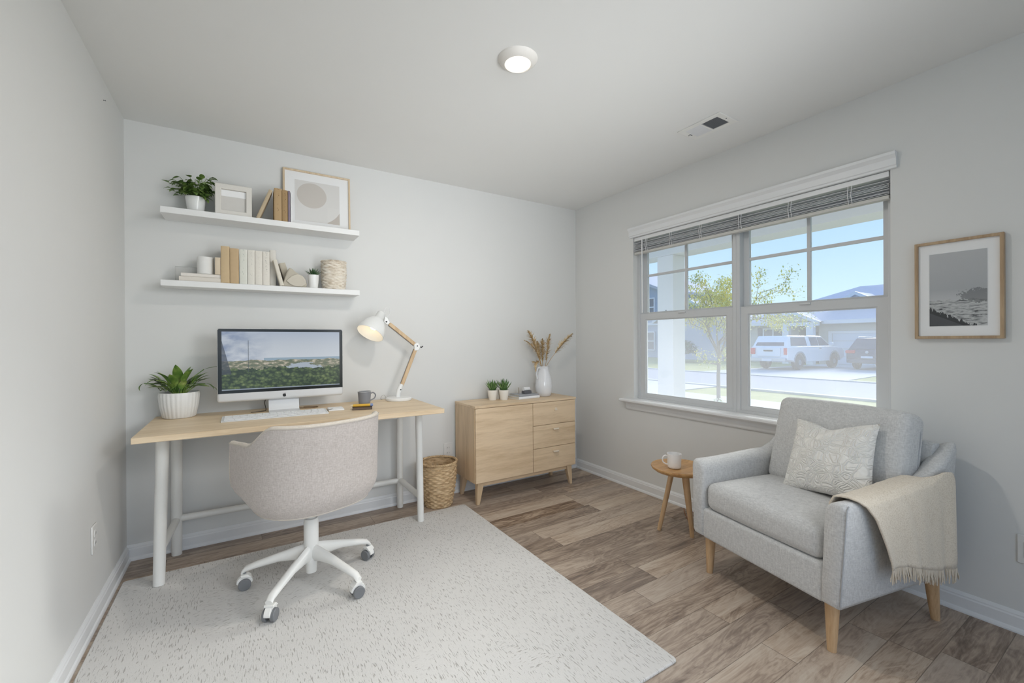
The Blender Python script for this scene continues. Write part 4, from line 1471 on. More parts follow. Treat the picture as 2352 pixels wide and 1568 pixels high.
def book(label, loc, w, h, d, mat, tilt=0.0, group=None, flat=False, rz=0.0, cat='book'):
    """upright book, spine toward -y; origin at the spine's lower middle"""
    t = thing('book', label, cat, loc, rz, group)
    T = rot('Y', tilt)
    if flat:
        T = tr(0, 0, w / 2) @ rot('Y', pi / 2) @ tr(0, 0, -h / 2)
    c = .0022
    sp = []
    for k in range(7):
        a = pi * k / 6
        sp.append((-w / 2 * cos(a), -.0045 * sin(a)))
    outer_ = sp + [(w / 2, d), (w / 2 - c, d), (w / 2 - c, .003), (-w / 2 + c, .003), (-w / 2 + c, d), (-w / 2, d)]
    MB().prism(outer_, 'z', 0, h, T=T).build('cover', mat, t, angle=30)
    MB().box((-w / 2 + c + .0002, .0032, .003), (w / 2 - c - .0002, d - .003, h - .003), T=T).build('pages', M_PAGES, t, smooth=False)
    return t


# upper shelf books
AGED = book_material('aged_tan_cover', (188, 160, 122), (120, 92, 66), .8, .8)
AGED2 = book_material('aged_brown_cover', (172, 144, 106), (112, 86, 60), .8, .9)
AGED3 = book_material('aged_beige_cover', (196, 178, 150), (84, 70, 58), .8, .7)
book('worn beige book leaning against the tan books on the upper shelf', (.083, 2.995, S1 + .005), .019, .192, .105, AGED3, tilt=R(21), group=None)
book('wide worn tan book, left of the upright pair on the upper shelf', (.190, 2.992, S1), .041, .200, .115, AGED)
book('narrower worn brown book, right of the upright pair on the upper shelf', (.2275, 2.992, S1), .031, .196, .115, AGED2)
book('thin dusky purple book beside the worn tan books', (.2505, 2.992, S1), .012, .196, .112, plain('mauve_cover', (140, 128, 142), .7))
book('thin white book standing before the large circle print', (.2635, 2.992, S1), .010, .190, .112, plain('white_cover', (238, 238, 238), .6))


def abstract_material():
    m, nt, b = base('abstract_print', lin((214, 211, 207)), .8)
    s = xyz(nt, coords(nt))
    x, z = s[0], s[2]
    def disc(cx, cz, r, sx=1.0):
        dx = mth(nt, 'MULTIPLY', mth(nt, 'SUBTRACT', x, cx), sx)
        dz = mth(nt, 'SUBTRACT', z, cz)
        d = mth(nt, 'ADD', mth(nt, 'MULTIPLY', dx, dx), mth(nt, 'MULTIPLY', dz, dz))
        return mth(nt, 'LESS_THAN', d, r * r)
    col = mixc(nt, disc(-.03, .205, .165, .9), lin((196, 188, 180)), lin((222, 220, 217)))
    top = mth(nt, 'GREATER_THAN', z, .165)
    left = mth(nt, 'LESS_THAN', x, .06)
    col = mixc(nt, mth(nt, 'MAXIMUM', top, left), col, lin((220, 218, 215)))
    col = mixc(nt, disc(-.035, .228, .083, .92), col, lin((202, 196, 189)))
    nt.links.new(col, b.inputs['Base Color'])
    return m


def big_frame():
    t = thing('picture_frame', 'large oak-framed abstract circle print leaning on the upper shelf', 'picture', (.432, 3.118, S1 + .001), 0)
    T = rot('X', R(-2.2))
    W, Hh, f = .206, .385, .011
    frame(MB(), 'y', -.012, .010, (-W, 0, W, Hh), (-W + f, f, W - f, Hh - f), T=T).build('frame', wood('frame_oak', (222, 202, 172), (198, 172, 138), 'z', 1.2), t, bevel=.0015)
    MB().box((-W + f - .002, -.002, f - .002), (W - f + .002, .008, Hh - f + .002), T=T).build('mat_board', plain('mat_board', (240, 240, 240), .8, var=.005), t, smooth=False)
    MB().box((-.137, -.0032, .055), (.137, -.0022, .322), T=T).build('print', abstract_material(), t, smooth=False)


big_frame()


# lower shelf
def clear_frame():
    m = bpy.data.materials.new('clear_acrylic')
    m.use_nodes = True
    nt = m.node_tree
    nt.nodes.remove(nt.nodes['Principled BSDF'])
    a = nd(nt, 'ShaderNodeBsdfTransparent', {'Color': (.97, .97, .965, 1)})
    d = nd(nt, 'ShaderNodeBsdfDiffuse', {'Color': (.75, .74, .72, 1)})
    n = noise(nt, coords(nt), 14, 4)
    x = nd(nt, 'ShaderNodeMixShader', {0: mth(nt, 'MULTIPLY', n, .45), 1: a.outputs[0], 2: d.outputs[0]})
    nt.links.new(x.outputs[0], nt.nodes['Material Output'].inputs['Surface'])
    t = thing('acrylic_block', 'clear acrylic photo block at the left end of the lower shelf', 'photo block', (-.262, 3.085, S2))
    MB().box((-.058, -.004, 0), (.058, .004, .088)).build('panel', m, t, bevel=.001)
    e = frame(MB(), 'y', -.0045, .0045, (-.0595, 0, .0595, .0895), (-.058, .0015, .058, .088))
    e.build('edge', plain('acrylic_edge', (206, 206, 202), .2), t, smooth=False)


clear_frame()
CREAM = plain('cream_paper_cover', (228, 221, 211), .8, var=.03)
book('cream book lying at the bottom of the flat pair', (-.198, 3.005, S2), .026, .196, .115, CREAM, flat=True)
book('paler cream book lying on top of the flat pair', (-.194, 3.008, S2 + .0262), .019, .186, .105, plain('paler_paper_cover', (234, 228, 220), .8, var=.03), flat=True)
S3 = S2 + .0462


def candle():
    t = thing('candle_jar', 'plain white candle jar standing on the flat books', 'candle', (-.178, 3.055, S3))
    MB().lathe([(.036, 0), (.040, .003), (.0405, .098), (.0395, .100), (.037, .100), (.037, .09), (.02, .0895)], 36).build('jar', plain('matte_white', (238, 237, 234), .6), t, angle=50)
    MB().tube([(0, 0, .0893), (.001, 0, .096)], .001, 6).build('wick', M_BLACK, t)


candle()
book('short beige book standing on the flat books beside the candle', (-.117, 3.005, S3), .029, .098, .09, plain('short_beige_cover', (222, 206, 182), .75, var=.04))
book('tall tan book, tallest at the left of the cream row', (-.0815, 2.998, S2), .043, .212, .13, book_material('tan_cloth', (208, 184, 148)))
book('tan book, second in the cream row on the lower shelf', (-.0365, 2.998, S2), .044, .204, .13, book_material('tan_cloth_dark', (202, 176, 140)))
for k, (x, w, h, rgb, lab) in enumerate((
        (.0075, .040, .203, (226, 226, 216), 'white book with greenish spine print beside the tan books'),
        (.0475, .037, .203, (230, 226, 216), 'white book, second of the four with printed spines'),
        (.0865, .038, .202, (232, 227, 217), 'white book, third of the four with printed spines'),
        (.1255, .037, .202, (230, 225, 215), 'white book with dark spine print, rightmost of the four'))):
    book(lab, (x, 2.998, S2), w, h, .13, book_material('printed_spine_%s' % 'abcd'[k], rgb, ((120, 140, 124), (150, 144, 138), (176, 168, 158), (92, 88, 86))[k], (.5, .45, .4, .75)[k], .9 + .15 * k), group='white books with printed spines')
book('cream book rising behind the white row, tilted back', (.1640, 3.056, S2), .033, .226, .08, plain('rear_cream_cover', (226, 222, 214), .8, var=.03))
book('slim cream book leaning left against the white row', (.210, 2.995, S2 + .0028), .021, .160, .055, book_material('lean_cream', (226, 220, 206)), tilt=R(-14))
book('greige book leaning left beside the slim cream one', (.258, 3.058, S2 + .0058), .036, .152, .08, plain('greige_cover', (196, 188, 172), .8, var=.03), tilt=R(-17))


def ornament():
    t = thing('ornament', 'beige rounded fan-shaped ornament with a leaf facet on the lower shelf', 'ornament', (.284, 3.010, S2))
    b1 = plain('greige_clay', (190, 183, 168), .8, var=.04)
    pts = [(-.075, 0), (.062, 0), (.066, .018), (.058, .045), (.036, .070), (.006, .090), (-.020, .112), (-.034, .118), (-.050, .080)]
    MB().prism(pts, 'y', -.014, .03).build('body', b1, t, bevel=.008, seg=3)
    lens = []
    p0, p1 = Vector((-.040, .038)), Vector((.066, .020))
    L = [Vector((-.052, .034)), Vector((-.022, .066)), Vector((.010, .080)), Vector((.040, .070)), Vector((.058, .044)), Vector((.060, .018)), Vector((.036, .002)), Vector((.002, .001)), Vector((-.03, .012))]
    MB().prism([(v.x, v.y) for v in L], 'y', -.022, -.0145).build('facet', plain('pale_clay', (204, 197, 183), .75, var=.03), t, bevel=.004, seg=3)


ornament()


def succulent(label, loc, r, h, pot_mat, seed, spiky=26, L=.05, taper=.8, up=.9, colors=((48, 84, 42), (104, 140, 82)), w=.011, name='succulent'):
    rnd = random.Random(seed)
    t = thing(name, label, 'potted plant', loc)
    th = .003
    MB().lathe([(r * taper * .93, 0), (r * taper, .004), (r, h - .003), (r, h), (r - th, h), (r - th, h - .008), (r * .5, h - .01)], 32).build('pot', pot_mat, t, angle=50)
    soil(t, r - th - .001, h - .005)
    fo = MB()
    for k in range(spiky):
        a = 2.399 * k
        e = R(88) - (k / spiky) * (1.25 - up * .55) * 1.1
        q = (k / spiky) ** .5 * r * .5
        d = Vector((cos(a) * cos(e), sin(a) * cos(e), sin(e)))
        fo.leaf((cos(a) * q, sin(a) * q, h - .006), d, L * rnd.uniform(.8, 1.1), w, rnd.uniform(-.25, .15), 4, fold=.5, prof=lambda s: (1 - s ** 1.8) * .95 + .03)
    fo.build('leaves', leafmat('succulent_' + str(seed), colors[0], colors[1], .5), t)['kind'] = 'stuff'
    return t


succulent('small spiky succulent in a white pot on the lower shelf', (.389, 3.02, S2), .034, .083, M_CERAM, 3, 34, .052, .80, .6, ((30, 62, 34), (86, 120, 76)), .010)


def woven_basket(name, label, loc, r0, r1, h, rows, stakes, mat, amp, rim=.006, seed=2, k=10):
    """basket whose weave is modelled: rows of strands passing in front of and behind the stakes"""
    rnd = random.Random(seed)
    t = thing(name, label, 'basket', loc)
    n = stakes * 5
    per = 4
    prof, offs = [], []
    for i in range(rows * per + 1):
        z = h * i / (rows * per)
        q = z / h
        prof.append((r0 + (r1 - r0) * q + .010 * sin(pi * q) * (r1 / .14), z))
    jit = [rnd.uniform(.7, 1.25) for _ in range(rows + 1)]
    def fn(a, i, r):
        row = i // per
        ph = (i % per) / per
        strand = sin(pi * ph)
        s = cos(a * stakes / 2 + (pi if row % 2 else 0))
        return r + amp * jit[row] * (strand * (.55 + .75 * s) - .3)
    o = MB().lathe(prof, n, fn=fn, capt=False).build('weave', mat, t, angle=180)
    MB().lathe([(r0 - .004, .004)] + [(p[0] - .007, p[1]) for p in prof[2::per]], 48, capt=False).build('lining', mat, t, angle=180)
    pts = []
    for i in range(96):
        a = 2 * pi * i / 96
        pts.append((r1 * cos(a), r1 * sin(a), h + .001 * sin(a * stakes)))
    m = MB().tube(pts, rim, 8, closed=True)
    for i in range(stakes * 2):
        a = 2 * pi * i / (stakes * 2)
        c = Vector((r1 * cos(a), r1 * sin(a), h))
        d = Vector((cos(a), sin(a), 0))
        sd = Vector((-sin(a), cos(a), 0))
        m.tube([c + d * rim * 1.15 * cos(x) + Vector((0, 0, 1)) * rim * 1.15 * sin(x) + sd * (x / 6.28 - .5) * .012 for x in (0, 1.05, 2.1, 3.14, 4.2, 5.24, 6.28)], rim * .3, 5)
    m.build('rim', mat, t, angle=180)
    return t


def wicker(name, a, b, c):
    m, nt, bs = base(name, lin(a), .75)
    co = coords(nt)
    n = noise(nt, mapping(nt, co, (22, 22, 90)), 1.0, 4, .65)
    nt.links.new(ramp(nt, n, [(.3, lin(c)), (.5, lin(b)), (.68, lin(a))]), bs.inputs['Base Color'])
    bump(nt, bs, noise(nt, mapping(nt, co, (60, 60, 700)), 1.0, 2), .3, .002)
    return m


woven_basket('woven_basket', 'pale cream woven basket at the right end of the lower shelf', (.520, 3.062, S2), .068, .076, .183, 17, 22, wicker('pale_wicker', (240, 234, 222), (228, 218, 202), (186, 168, 144)), .0042, .0045, 5)
wb = woven_basket('waste_basket', 'brown wicker waste basket on the floor between desk and cabinet', (1.222, 2.985, 0), .098, .134, .318, 21, 26, wicker('brown_wicker', (226, 200, 162), (204, 174, 134), (150, 118, 84)), .0062, .0075, 9)
"""paper scraps showing at the basket's rim"""
scr = MB()
for (x, y, a) in ((-.055, -.03, .5), (-.03, -.055, 1.6), (-.075, .0, 2.6)):
    scr.tube([(x, y, .215), (x * 1.05, y * 1.05, .275), (x * 1.2 + .012 * cos(a), y * 1.2, .325)], [.006, .004, .0012], 5)
so = scr.build('twig_scraps', plain('dry_scraps', (176, 160, 138), .9, var=.15), None)
so.location = (1.222, 2.985, 0)
tag(so, 'dry twig scraps standing in the wicker waste basket', 'twigs', None, 'stuff')

# ------------------------------------------------------------------ cabinet
CX0, CX1, CY0, CZ = 1.425, 2.368, 2.780, .730


def cabinet():
    t = thing('sideboard', 'pale oak cabinet with one door and three drawers in the back corner', 'cabinet', (CX0, CY0, 0))
    W, D, z0 = CX1 - CX0, YB - .024 - CY0, .163
    oy = wood('cabinet_oak', (228, 203, 170), (206, 178, 142), 'x', 1.0)
    oz = wood('cabinet_oak_side', (220, 194, 160), (196, 168, 132), 'z', 1.0)
    b = MB()
    b.box((0, .018, z0), (.018, D, CZ - .018)).box((W - .018, .018, z0), (W, D, CZ - .018)).box((.0181, .02, z0), (W - .0181, D, z0 + .018)).box((.0181, D - .008, z0 + .019), (W - .0181, D, CZ - .0185))
    b.build('carcass', oz, t, smooth=False)
    MB().box((-.003, -.003, CZ - .0178), (W + .003, D, CZ)).build('top', oy, t, bevel=.002)
    yf, yb = 0, .0175
    xm = .508
    MB().box((.004, yf, z0 + .003), (xm - .002, yb, CZ - .0205)).build('door', oy, t, bevel=.0015)
    hh = (CZ - .0205 - z0 - .003 + .003) / 3
    for k in range(3):
        za = z0 + .003 + k * hh
        d = MB().box((xm + .002, yf, za), (W - .004, yb, za + hh - .003)).build('drawer', oy, t, bevel=.0015)
        if k < 2:
            MB().rbox((.728, -.011, za + hh * .78), (.026, .010, .006), .004, k=2).build('handle', plain('oak_knob', (228, 214, 194), .5), d, weld=True)
        else:
            MB().prism([(.715, za + hh * .60), (.741, za + hh * .60), (.733, za + hh * .72), (.723, za + hh * .72)], 'y', -.016, .0).build('handle', plain('oak_knob', (228, 214, 194), .5), d, bevel=.002)
    MB().box((.06, .035, z0 - .034), (W - .06, .055, z0 - .0005)).box((.06, D - .06, z0 - .034), (W - .06, D - .04, z0 - .0005)).build('apron', oy, t, smooth=False)
    for x, s in ((.055, -1), (W - .055, 1)):
        for y, q in ((.045, -1), (D - .05, 1)):
            def sq(cx, cy, h, z):
                return [(cx - h, cy - h, z), (cx + h, cy - h, z), (cx + h, cy + h, z), (cx - h, cy + h, z)]
            MB().loft([sq(x + s * .022, y + q * .012, .012, 0), sq(x, y, .026, z0 - .0005)]).build('leg', oz, t, bevel=.003)


cabinet()


def cab_at(x, y):
    return (x, y, CZ)


MATTE = plain('matte_cream_pot', (236, 232, 224), .55, var=.02)
succulent('spiky succulent in the left one of the two cream cups on the cabinet', (1.700, 3.012, CZ), .041, .080, MATTE, 14, 30, .088, .74, 1.0, ((64, 104, 58), (124, 156, 94)), .023)
succulent('spiky succulent in the right cream cup beside the cabinet books', (1.780, 2.968, CZ), .041, .080, MATTE, 15, 32, .092, .74, 1.0, ((58, 98, 54), (118, 152, 90)), .023)
cup = MB().lathe([(.028, 0), (.0295, .003), (.038, .074), (.038, .077), (.0345, .077), (.034, .07), (.015, .066)], 32).build('cup', MATTE, None, angle=50)
cup.location = (1.7745, 3.060, CZ)
tag(cup, 'empty cream cup behind the two succulent cups on the cabinet', 'cup')

BK = plain('white_glossy_cover', (240, 241, 243), .4)
book('white book at the bottom of the pair lying on the cabinet', (1.985, 2.905, CZ), .021, .215, .150, BK, flat=True, rz=R(4))
book('grey-covered thin book lying on top of the white book on the cabinet', (1.985, 2.912, CZ + .0212), .013, .200, .140, plain('grey_cover', (158, 160, 164), .45, var=.03), flat=True, rz=R(3))


def trinket():
    t = thing('trinket_box', 'small dark grey box with a white roll on the cabinet books', 'box', (2.005, 2.975, CZ + .0344), R(4))
    MB().box((-.038, -.02, 0), (.038, .02, .024)).build('box', plain('dark_grey_box', (96, 96, 100), .5, var=.05), t, bevel=.003)
    MB().lathe([(.015, -.030), (.015, .030)], 18, T=tr(-.004, 0, .0392) @ rot('Y', pi / 2)).build('roll', M_PLAST, t)


trinket()
stk = MB().box((-.0045, -.0025, 0), (.0045, .0025, .052)).build('taupe_tab', plain('taupe', (172, 164, 152), .7), None, bevel=.001)
stk.location = (1.942, 3.0, CZ + .0344)
tag(stk, 'short upright taupe tab standing on the cabinet books', 'bookmark')

VX, VY = 2.190, 2.985


def pitcher():
    t = thing('pitcher_vase', 'white ceramic pitcher holding dried grass on the cabinet', 'vase', (VX, VY, CZ))
    prof = [(.052, 0), (.060, .004), (.071, .04), (.074, .085), (.068, .14), (.052, .195), (.043, .225), (.044, .247), (.048, .256), (.045, .256), (.040, .245), (.039, .225), (.046, .19), (.06, .14), (.066, .085), (.06, .03), (.03, .012)]
    MB().lathe(prof, 44).build('body', plain('pitcher_glaze', (232, 233, 236), .18, var=.015, coat=.5), t, angle=60)
    P = [(-.043, -.006, .238), (-.060, -.008, .246), (-.076, -.009, .225), (-.082, -.009, .19), (-.074, -.008, .15)]
    MB().tube([(x, y, z) for x, y, z in P], [.007, .0075, .007, .0065, .007], 12).build('handle', plain('pitcher_glaze', (232, 233, 236), .18), t)


pitcher()


def pampas(label, tip, bendv, plume_len, width, seed, dens=210):
    """a dried grass stem from inside the pitcher to its tip (x, y, z from the pitcher's base)"""
    rnd = random.Random(seed)
    t = thing('dried_grass_stem', label, 'dried grass', (VX, VY, CZ), 0, 'dried grass stems in the pitcher')
    d = Vector((tip[0], tip[1], 0))
    d = d.normalized() if d.length > 1e-4 else Vector((1, 0, 0))
    p0 = Vector((-d.x * .012 + rnd.uniform(-.006, .006), -d.y * .012, .06))
    pm = Vector((d.x * .024, d.y * .024, .252))
    pe = Vector(tip)
    pts = []
    for k in range(15):
        s = k / 14
        a = p0.lerp(pm, min(1, s * 2.2)) if s < .4545 else None
        if a is None:
            q = (s - .4545) / .5455
            c = pm.lerp(pe, .5) + Vector(bendv)
            a = pm * (1 - q) ** 2 + c * (2 * q * (1 - q)) + pe * q * q
        pts.append(a)
    MB().tube(pts, [.0022] * 8 + [.0018] * 7, 6).build('stem', plain('dry_stem', (186, 154, 104), .8), t)
    fo = MB()
    def along(q):
        f = q * 14
        i = min(13, int(f))
        return pts[i].lerp(pts[i + 1], f - i), (pts[i + 1] - pts[i]).normalized()
    L = sum((pts[i + 1] - pts[i]).length for i in range(14))
    qs = max(.46, 1 - plume_len / L)
    for k in range(dens):
        q = qs + (1 - qs) * (k / dens)
        p, tg = along(min(.995, q))
        u = (q - qs) / (1 - qs)
        w = width * (sin(pi * min(1, .12 + u * .86)) ** .8)
        side = Matrix.Rotation(rnd.uniform(0, 2 * pi), 3, tg) @ tg.orthogonal().normalized()
        dd = (tg * 1.3 + side * rnd.uniform(.5, 1.3) + Vector((0, 0, -.06))).normalized()
        fo.leaf(p, dd, w * rnd.uniform(2.2, 4.2), .0085, .45, 3, prof=lambda s: 1 - s * .8)
    fo.build('plume', wicker('dry_plume', (232, 210, 170), (216, 190, 146), (184, 154, 108)), t)['kind'] = 'stuff'
    return t


pampas('dried grass stem reaching farthest right out of the pitcher', (.300, -.03, .535), (-.03, 0, .01), .20, .017, 1)
pampas('tall dried grass stem leaning upper left out of the pitcher', (-.150, .02, .560), (.01, 0, .05), .24, .017, 2)
pampas('dried grass stem spreading level to the left out of the pitcher', (-.215, -.02, .480), (.06, 0, .05), .22, .012, 3, 100)
pampas('dried grass stem standing nearly upright above the pitcher mouth', (.004, .02, .490), (0, 0, .02), .20, .015, 4)
pampas('dried grass stem rising just right of the upright one', (.078, .01, .530), (-.01, 0, .02), .22, .014, 5)
pampas('dried grass stem drooping down left over the pitcher handle', (-.118, -.05, .215), (-.06, -.02, .13), .15, .011, 6, 90)
pampas('short dried grass stem jutting low left of the pitcher', (-.155, -.045, .300), (0, 0, .02), .09, .005, 7, 40)
pampas('thin dried grass stem behind the upright one', (-.035, .05, .470), (0, 0, .02), .18, .013, 8)


# ------------------------------------------------------------------ armchair
def armchair():
    rz = atan2(-.2, .98)
    t = thing('armchair', 'light grey upholstered armchair on tapered wooden legs by the window', 'armchair', (1.928, .754, 0), rz)
    fb = fabric('armchair_fabric', (218, 218, 217), (190, 190, 190), 640, .6, blotch=.04)
    seam = plain('armchair_seam', (172, 174, 178), .8)
    # legs
    for x, y, sx, sy in ((.0, 0, -.004, .0), (.0, .600, -.004, .004), (.575, -.030, .030, -.002), (.50, .575, .01, .01)):
        MB().tube([(x + sx * 1.0, y + sy, .0005), (x + sx * .5, y + sy * .5, .1), (x, y, .215)], [.0155, .021, .0265], 20).build('leg', M_BEECH, t)
    # seat base
    MB().rbox((.245, .302, .268), (.300, .301, .076), .016, k=4).build('seat_base', fb, t, weld=True, angle=70)

    def arm(s, y_in0, y_in1, y_out0, y_out1, zt, back_x, rise=True):
        """s=+1: outer side toward -y (near arm)"""
        loops = []
        xs = [-.062, -.057, -.045, -.02, .05, .14, .24, .34, .42, .48, .53, back_x - .04, back_x - .015, back_x]
        for i, x in enumerate(xs):
            u = max(0, min(1, (x + .06) / .70))
            z = zt(x)
            ins = (.012 if i in (0, len(xs) - 1) else .004 if i in (1, len(xs) - 2) else 0)
            taper = 1.0
            yo0, yo1, yi0, yi1 = y_out0, y_out1, y_in0, y_in1
            if x > .5:
                f = (x - .5) / .16
                yo0 += s * .016 * f * f
                yo1 += s * .026 * f * f
            z -= ins
            zb = .199
            sh = lambda zz: x + (.055 * (zz - .2) / .4 if x > .3 else 0) * ((x - .3) / .35) * .5
            Y = lambda a, b, zz: a + (b - a) * (zz - .2) / .4
            yo = lambda zz: Y(yo0, yo1, zz) + s * ins
            yi = lambda zz: Y(yi0, yi1, zz) - s * ins
            h = z
            r = .020
            L = [(yi(zb), zb + ins), (yi((zb + h) / 2), (zb + h) / 2), (yi(h - .045), h - .045), (yi(h - .03) + s * -.004, h - .026), (yi(h) + (yo(h) - yi(h)) * .22, h - .010),
                 ((yi(h) + yo(h)) / 2, h + .001), (yi(h) + (yo(h) - yi(h)) * .82, h + .002), (yo(h) + s * .004, h - .010), (yo(h - .03), h - .030), (yo((zb + h) / 2), (zb + h) / 2), (yo(zb + .02), zb + .02), (yo(zb) + s * .008, zb + ins)]
            loops.append([(sh(zz), yy, zz) for yy, zz in L])
        return MB().loft(loops)

    def ztn(x):
        return .597 + .030 * smooth(.0, .45, x) + .135 * smooth(.40, .63, x) - .02 * smooth(.62, .70, x)

    def ztf(x):
        return .580 + .018 * smooth(.0, .45, x) + .115 * smooth(.42, .62, x)
    arm(1, .008, -.010, -.066, -.092, ztn, .648).build('arm', fb, t, angle=70)
    arm(-1, .592, .585, .660, .668, ztf, .575).build('arm', fb, t, angle=70)
    # front seam of the near arm
    MB().tube([(-.0585, -.0655, .215), (-.0590, -.079, .41), (-.0580, -.0895, .575), (-.045, -.088, .594)], .0022, 6).build('arm_seam', seam, t)
    # shell behind the back cushion
    sh = []
    for k in range(9):
        q = k / 8
        y = -.040 + .665 * q
        dx = -.012 * (2 * q - 1) ** 2 - .055 * q
        zt = .745 + .02 * sin(pi * q)
        sh.append([(.530 + dx, y, .20), (.580 + dx, y, zt), (.592 + dx, y, zt + .012), (.628 + dx, y, zt + .010), (.640 + dx, y, zt - .01), (.600 + dx, y, .20)])
    MB().loft(sh).build('back_shell', fb, t, angle=60)
    # seat cushion, crowned
    MB().rbox((.205, .298, .410), (.258, .288, .068), .040, crown=(.006, 0, .022), k=10).build('seat_cushion', fb, t, weld=True, angle=80)
    pz = []
    for sgn, zz in ((1, .452),):
        for k in range(60):
            a = 2 * pi * k / 60
            c, s = cos(a), sin(a)
            x = .205 + .2555 * (abs(c) ** .28) * (1 if c > 0 else -1)
            y = .298 + .2835 * (abs(s) ** .28) * (1 if s > 0 else -1)
            pz.append((x, y, zz + .004 * 0))
    MB().tube(pz, .0024, 6, closed=True).build('seat_piping', seam, t)
    # back cushion, leaning
    T = tr(.478, .278, .665) @ rot('Y', R(13))
    MB().rbox((0, 0, 0), (.072, .300, .222), .042, crown=(.030, .0, .010), k=10, T=T, fn=lambda o: (o.x, o.y * (1.0 - .02 * o.z / .22), o.z)).build('back_cushion', fb, t, weld=True, angle=80)
    pz = []
    for k in range(60):
        a = 2 * pi * k / 60
        c, s = cos(a), sin(a)
        pz.append(T @ Vector((.0235, .2985 * (abs(c) ** .3) * (1 if c > 0 else -1), .2205 * (abs(s) ** .3) * (1 if s > 0 else -1))))
    MB().tube(pz, .0024, 6, closed=True).build('back_piping', seam, t)
    return t


ARM = armchair()
AM = Matrix.Translation((1.928, .754, 0)) @ Matrix.Rotation(atan2(-.2, .98), 4, 'Z')


def pillow():
    m, nt, b = base('embossed_pillow', lin((232, 229, 222)), .9, spec=.15, sheen=.2)
    co = coords(nt)
    wob = nd(nt, 'ShaderNodeTexNoise', {'Scale': 16.0, 'Detail': 1.0})
    nt.links.new(co, wob.inputs['Vector'])
    wv = nd(nt, 'ShaderNodeVectorMath', operation='SCALE')
    nt.links.new(wob.outputs['Color'], wv.inputs[0])
    wv.inputs['Scale'].default_value = .050
    ad = nd(nt, 'ShaderNodeVectorMath', operation='ADD')
    nt.links.new(co, ad.inputs[0])
    nt.links.new(wv.outputs[0], ad.inputs[1])
    vo = nd(nt, 'ShaderNodeTexVoronoi', {'Scale': 25.0, 'Randomness': .85}, feature='DISTANCE_TO_EDGE')
    nt.links.new(mapping(nt, ad.outputs[0], (.35, 1, 1.15)), vo.inputs['Vector'])
    de = vo.outputs['Distance']
    h = mth(nt, 'ADD', mth(nt, 'MULTIPLY', mth(nt, 'SINE', mth(nt, 'MULTIPLY', de, 27.0)), .5), .5)
    bump(nt, b, h, .62, .007)
    f = noise(nt, co, 300, 2)
    nt.links.new(mixc(nt, f, lin((234, 231, 225)), lin((246, 244, 239))), b.inputs['Base Color'])
    t = thing('throw_pillow', 'off-white embossed pillow leaning on the back of the grey armchair', 'pillow', AM @ Vector((.322, .218, .655)), atan2(-.2, .98))
    T = rot('Y', R(24)) @ rot('X', R(-6))
    n = 31
    def side(sg):
        def f(u, v):
            a, c = 2 * u - 1, 2 * v - 1
            th = .070 * (max(0, (1 - a * a)) ** .55) * (max(0, (1 - c * c)) ** .55)
            y = a * .190 * (1 - .10 * (1 - c * c) * abs(a) ** 3) * (1 - .05 * c)
            z = c * .180 * (1 - .10 * (1 - a * a) * abs(c) ** 3)
            if c > 0:
                z -= .030 * exp(-(a * 2.6) ** 2) * c * c
            # soft folds from the corners
            th *= 1 + .07 * sin(9 * a + 4 * c) * (1 - abs(a * c))
            return T @ Vector((sg * th, y, z))
        return f
    mb = MB().grid(side(-1), n, n).grid(side(1), n, n)
    mb.build('cushion', m, t, weld=True, angle=80)


pillow()


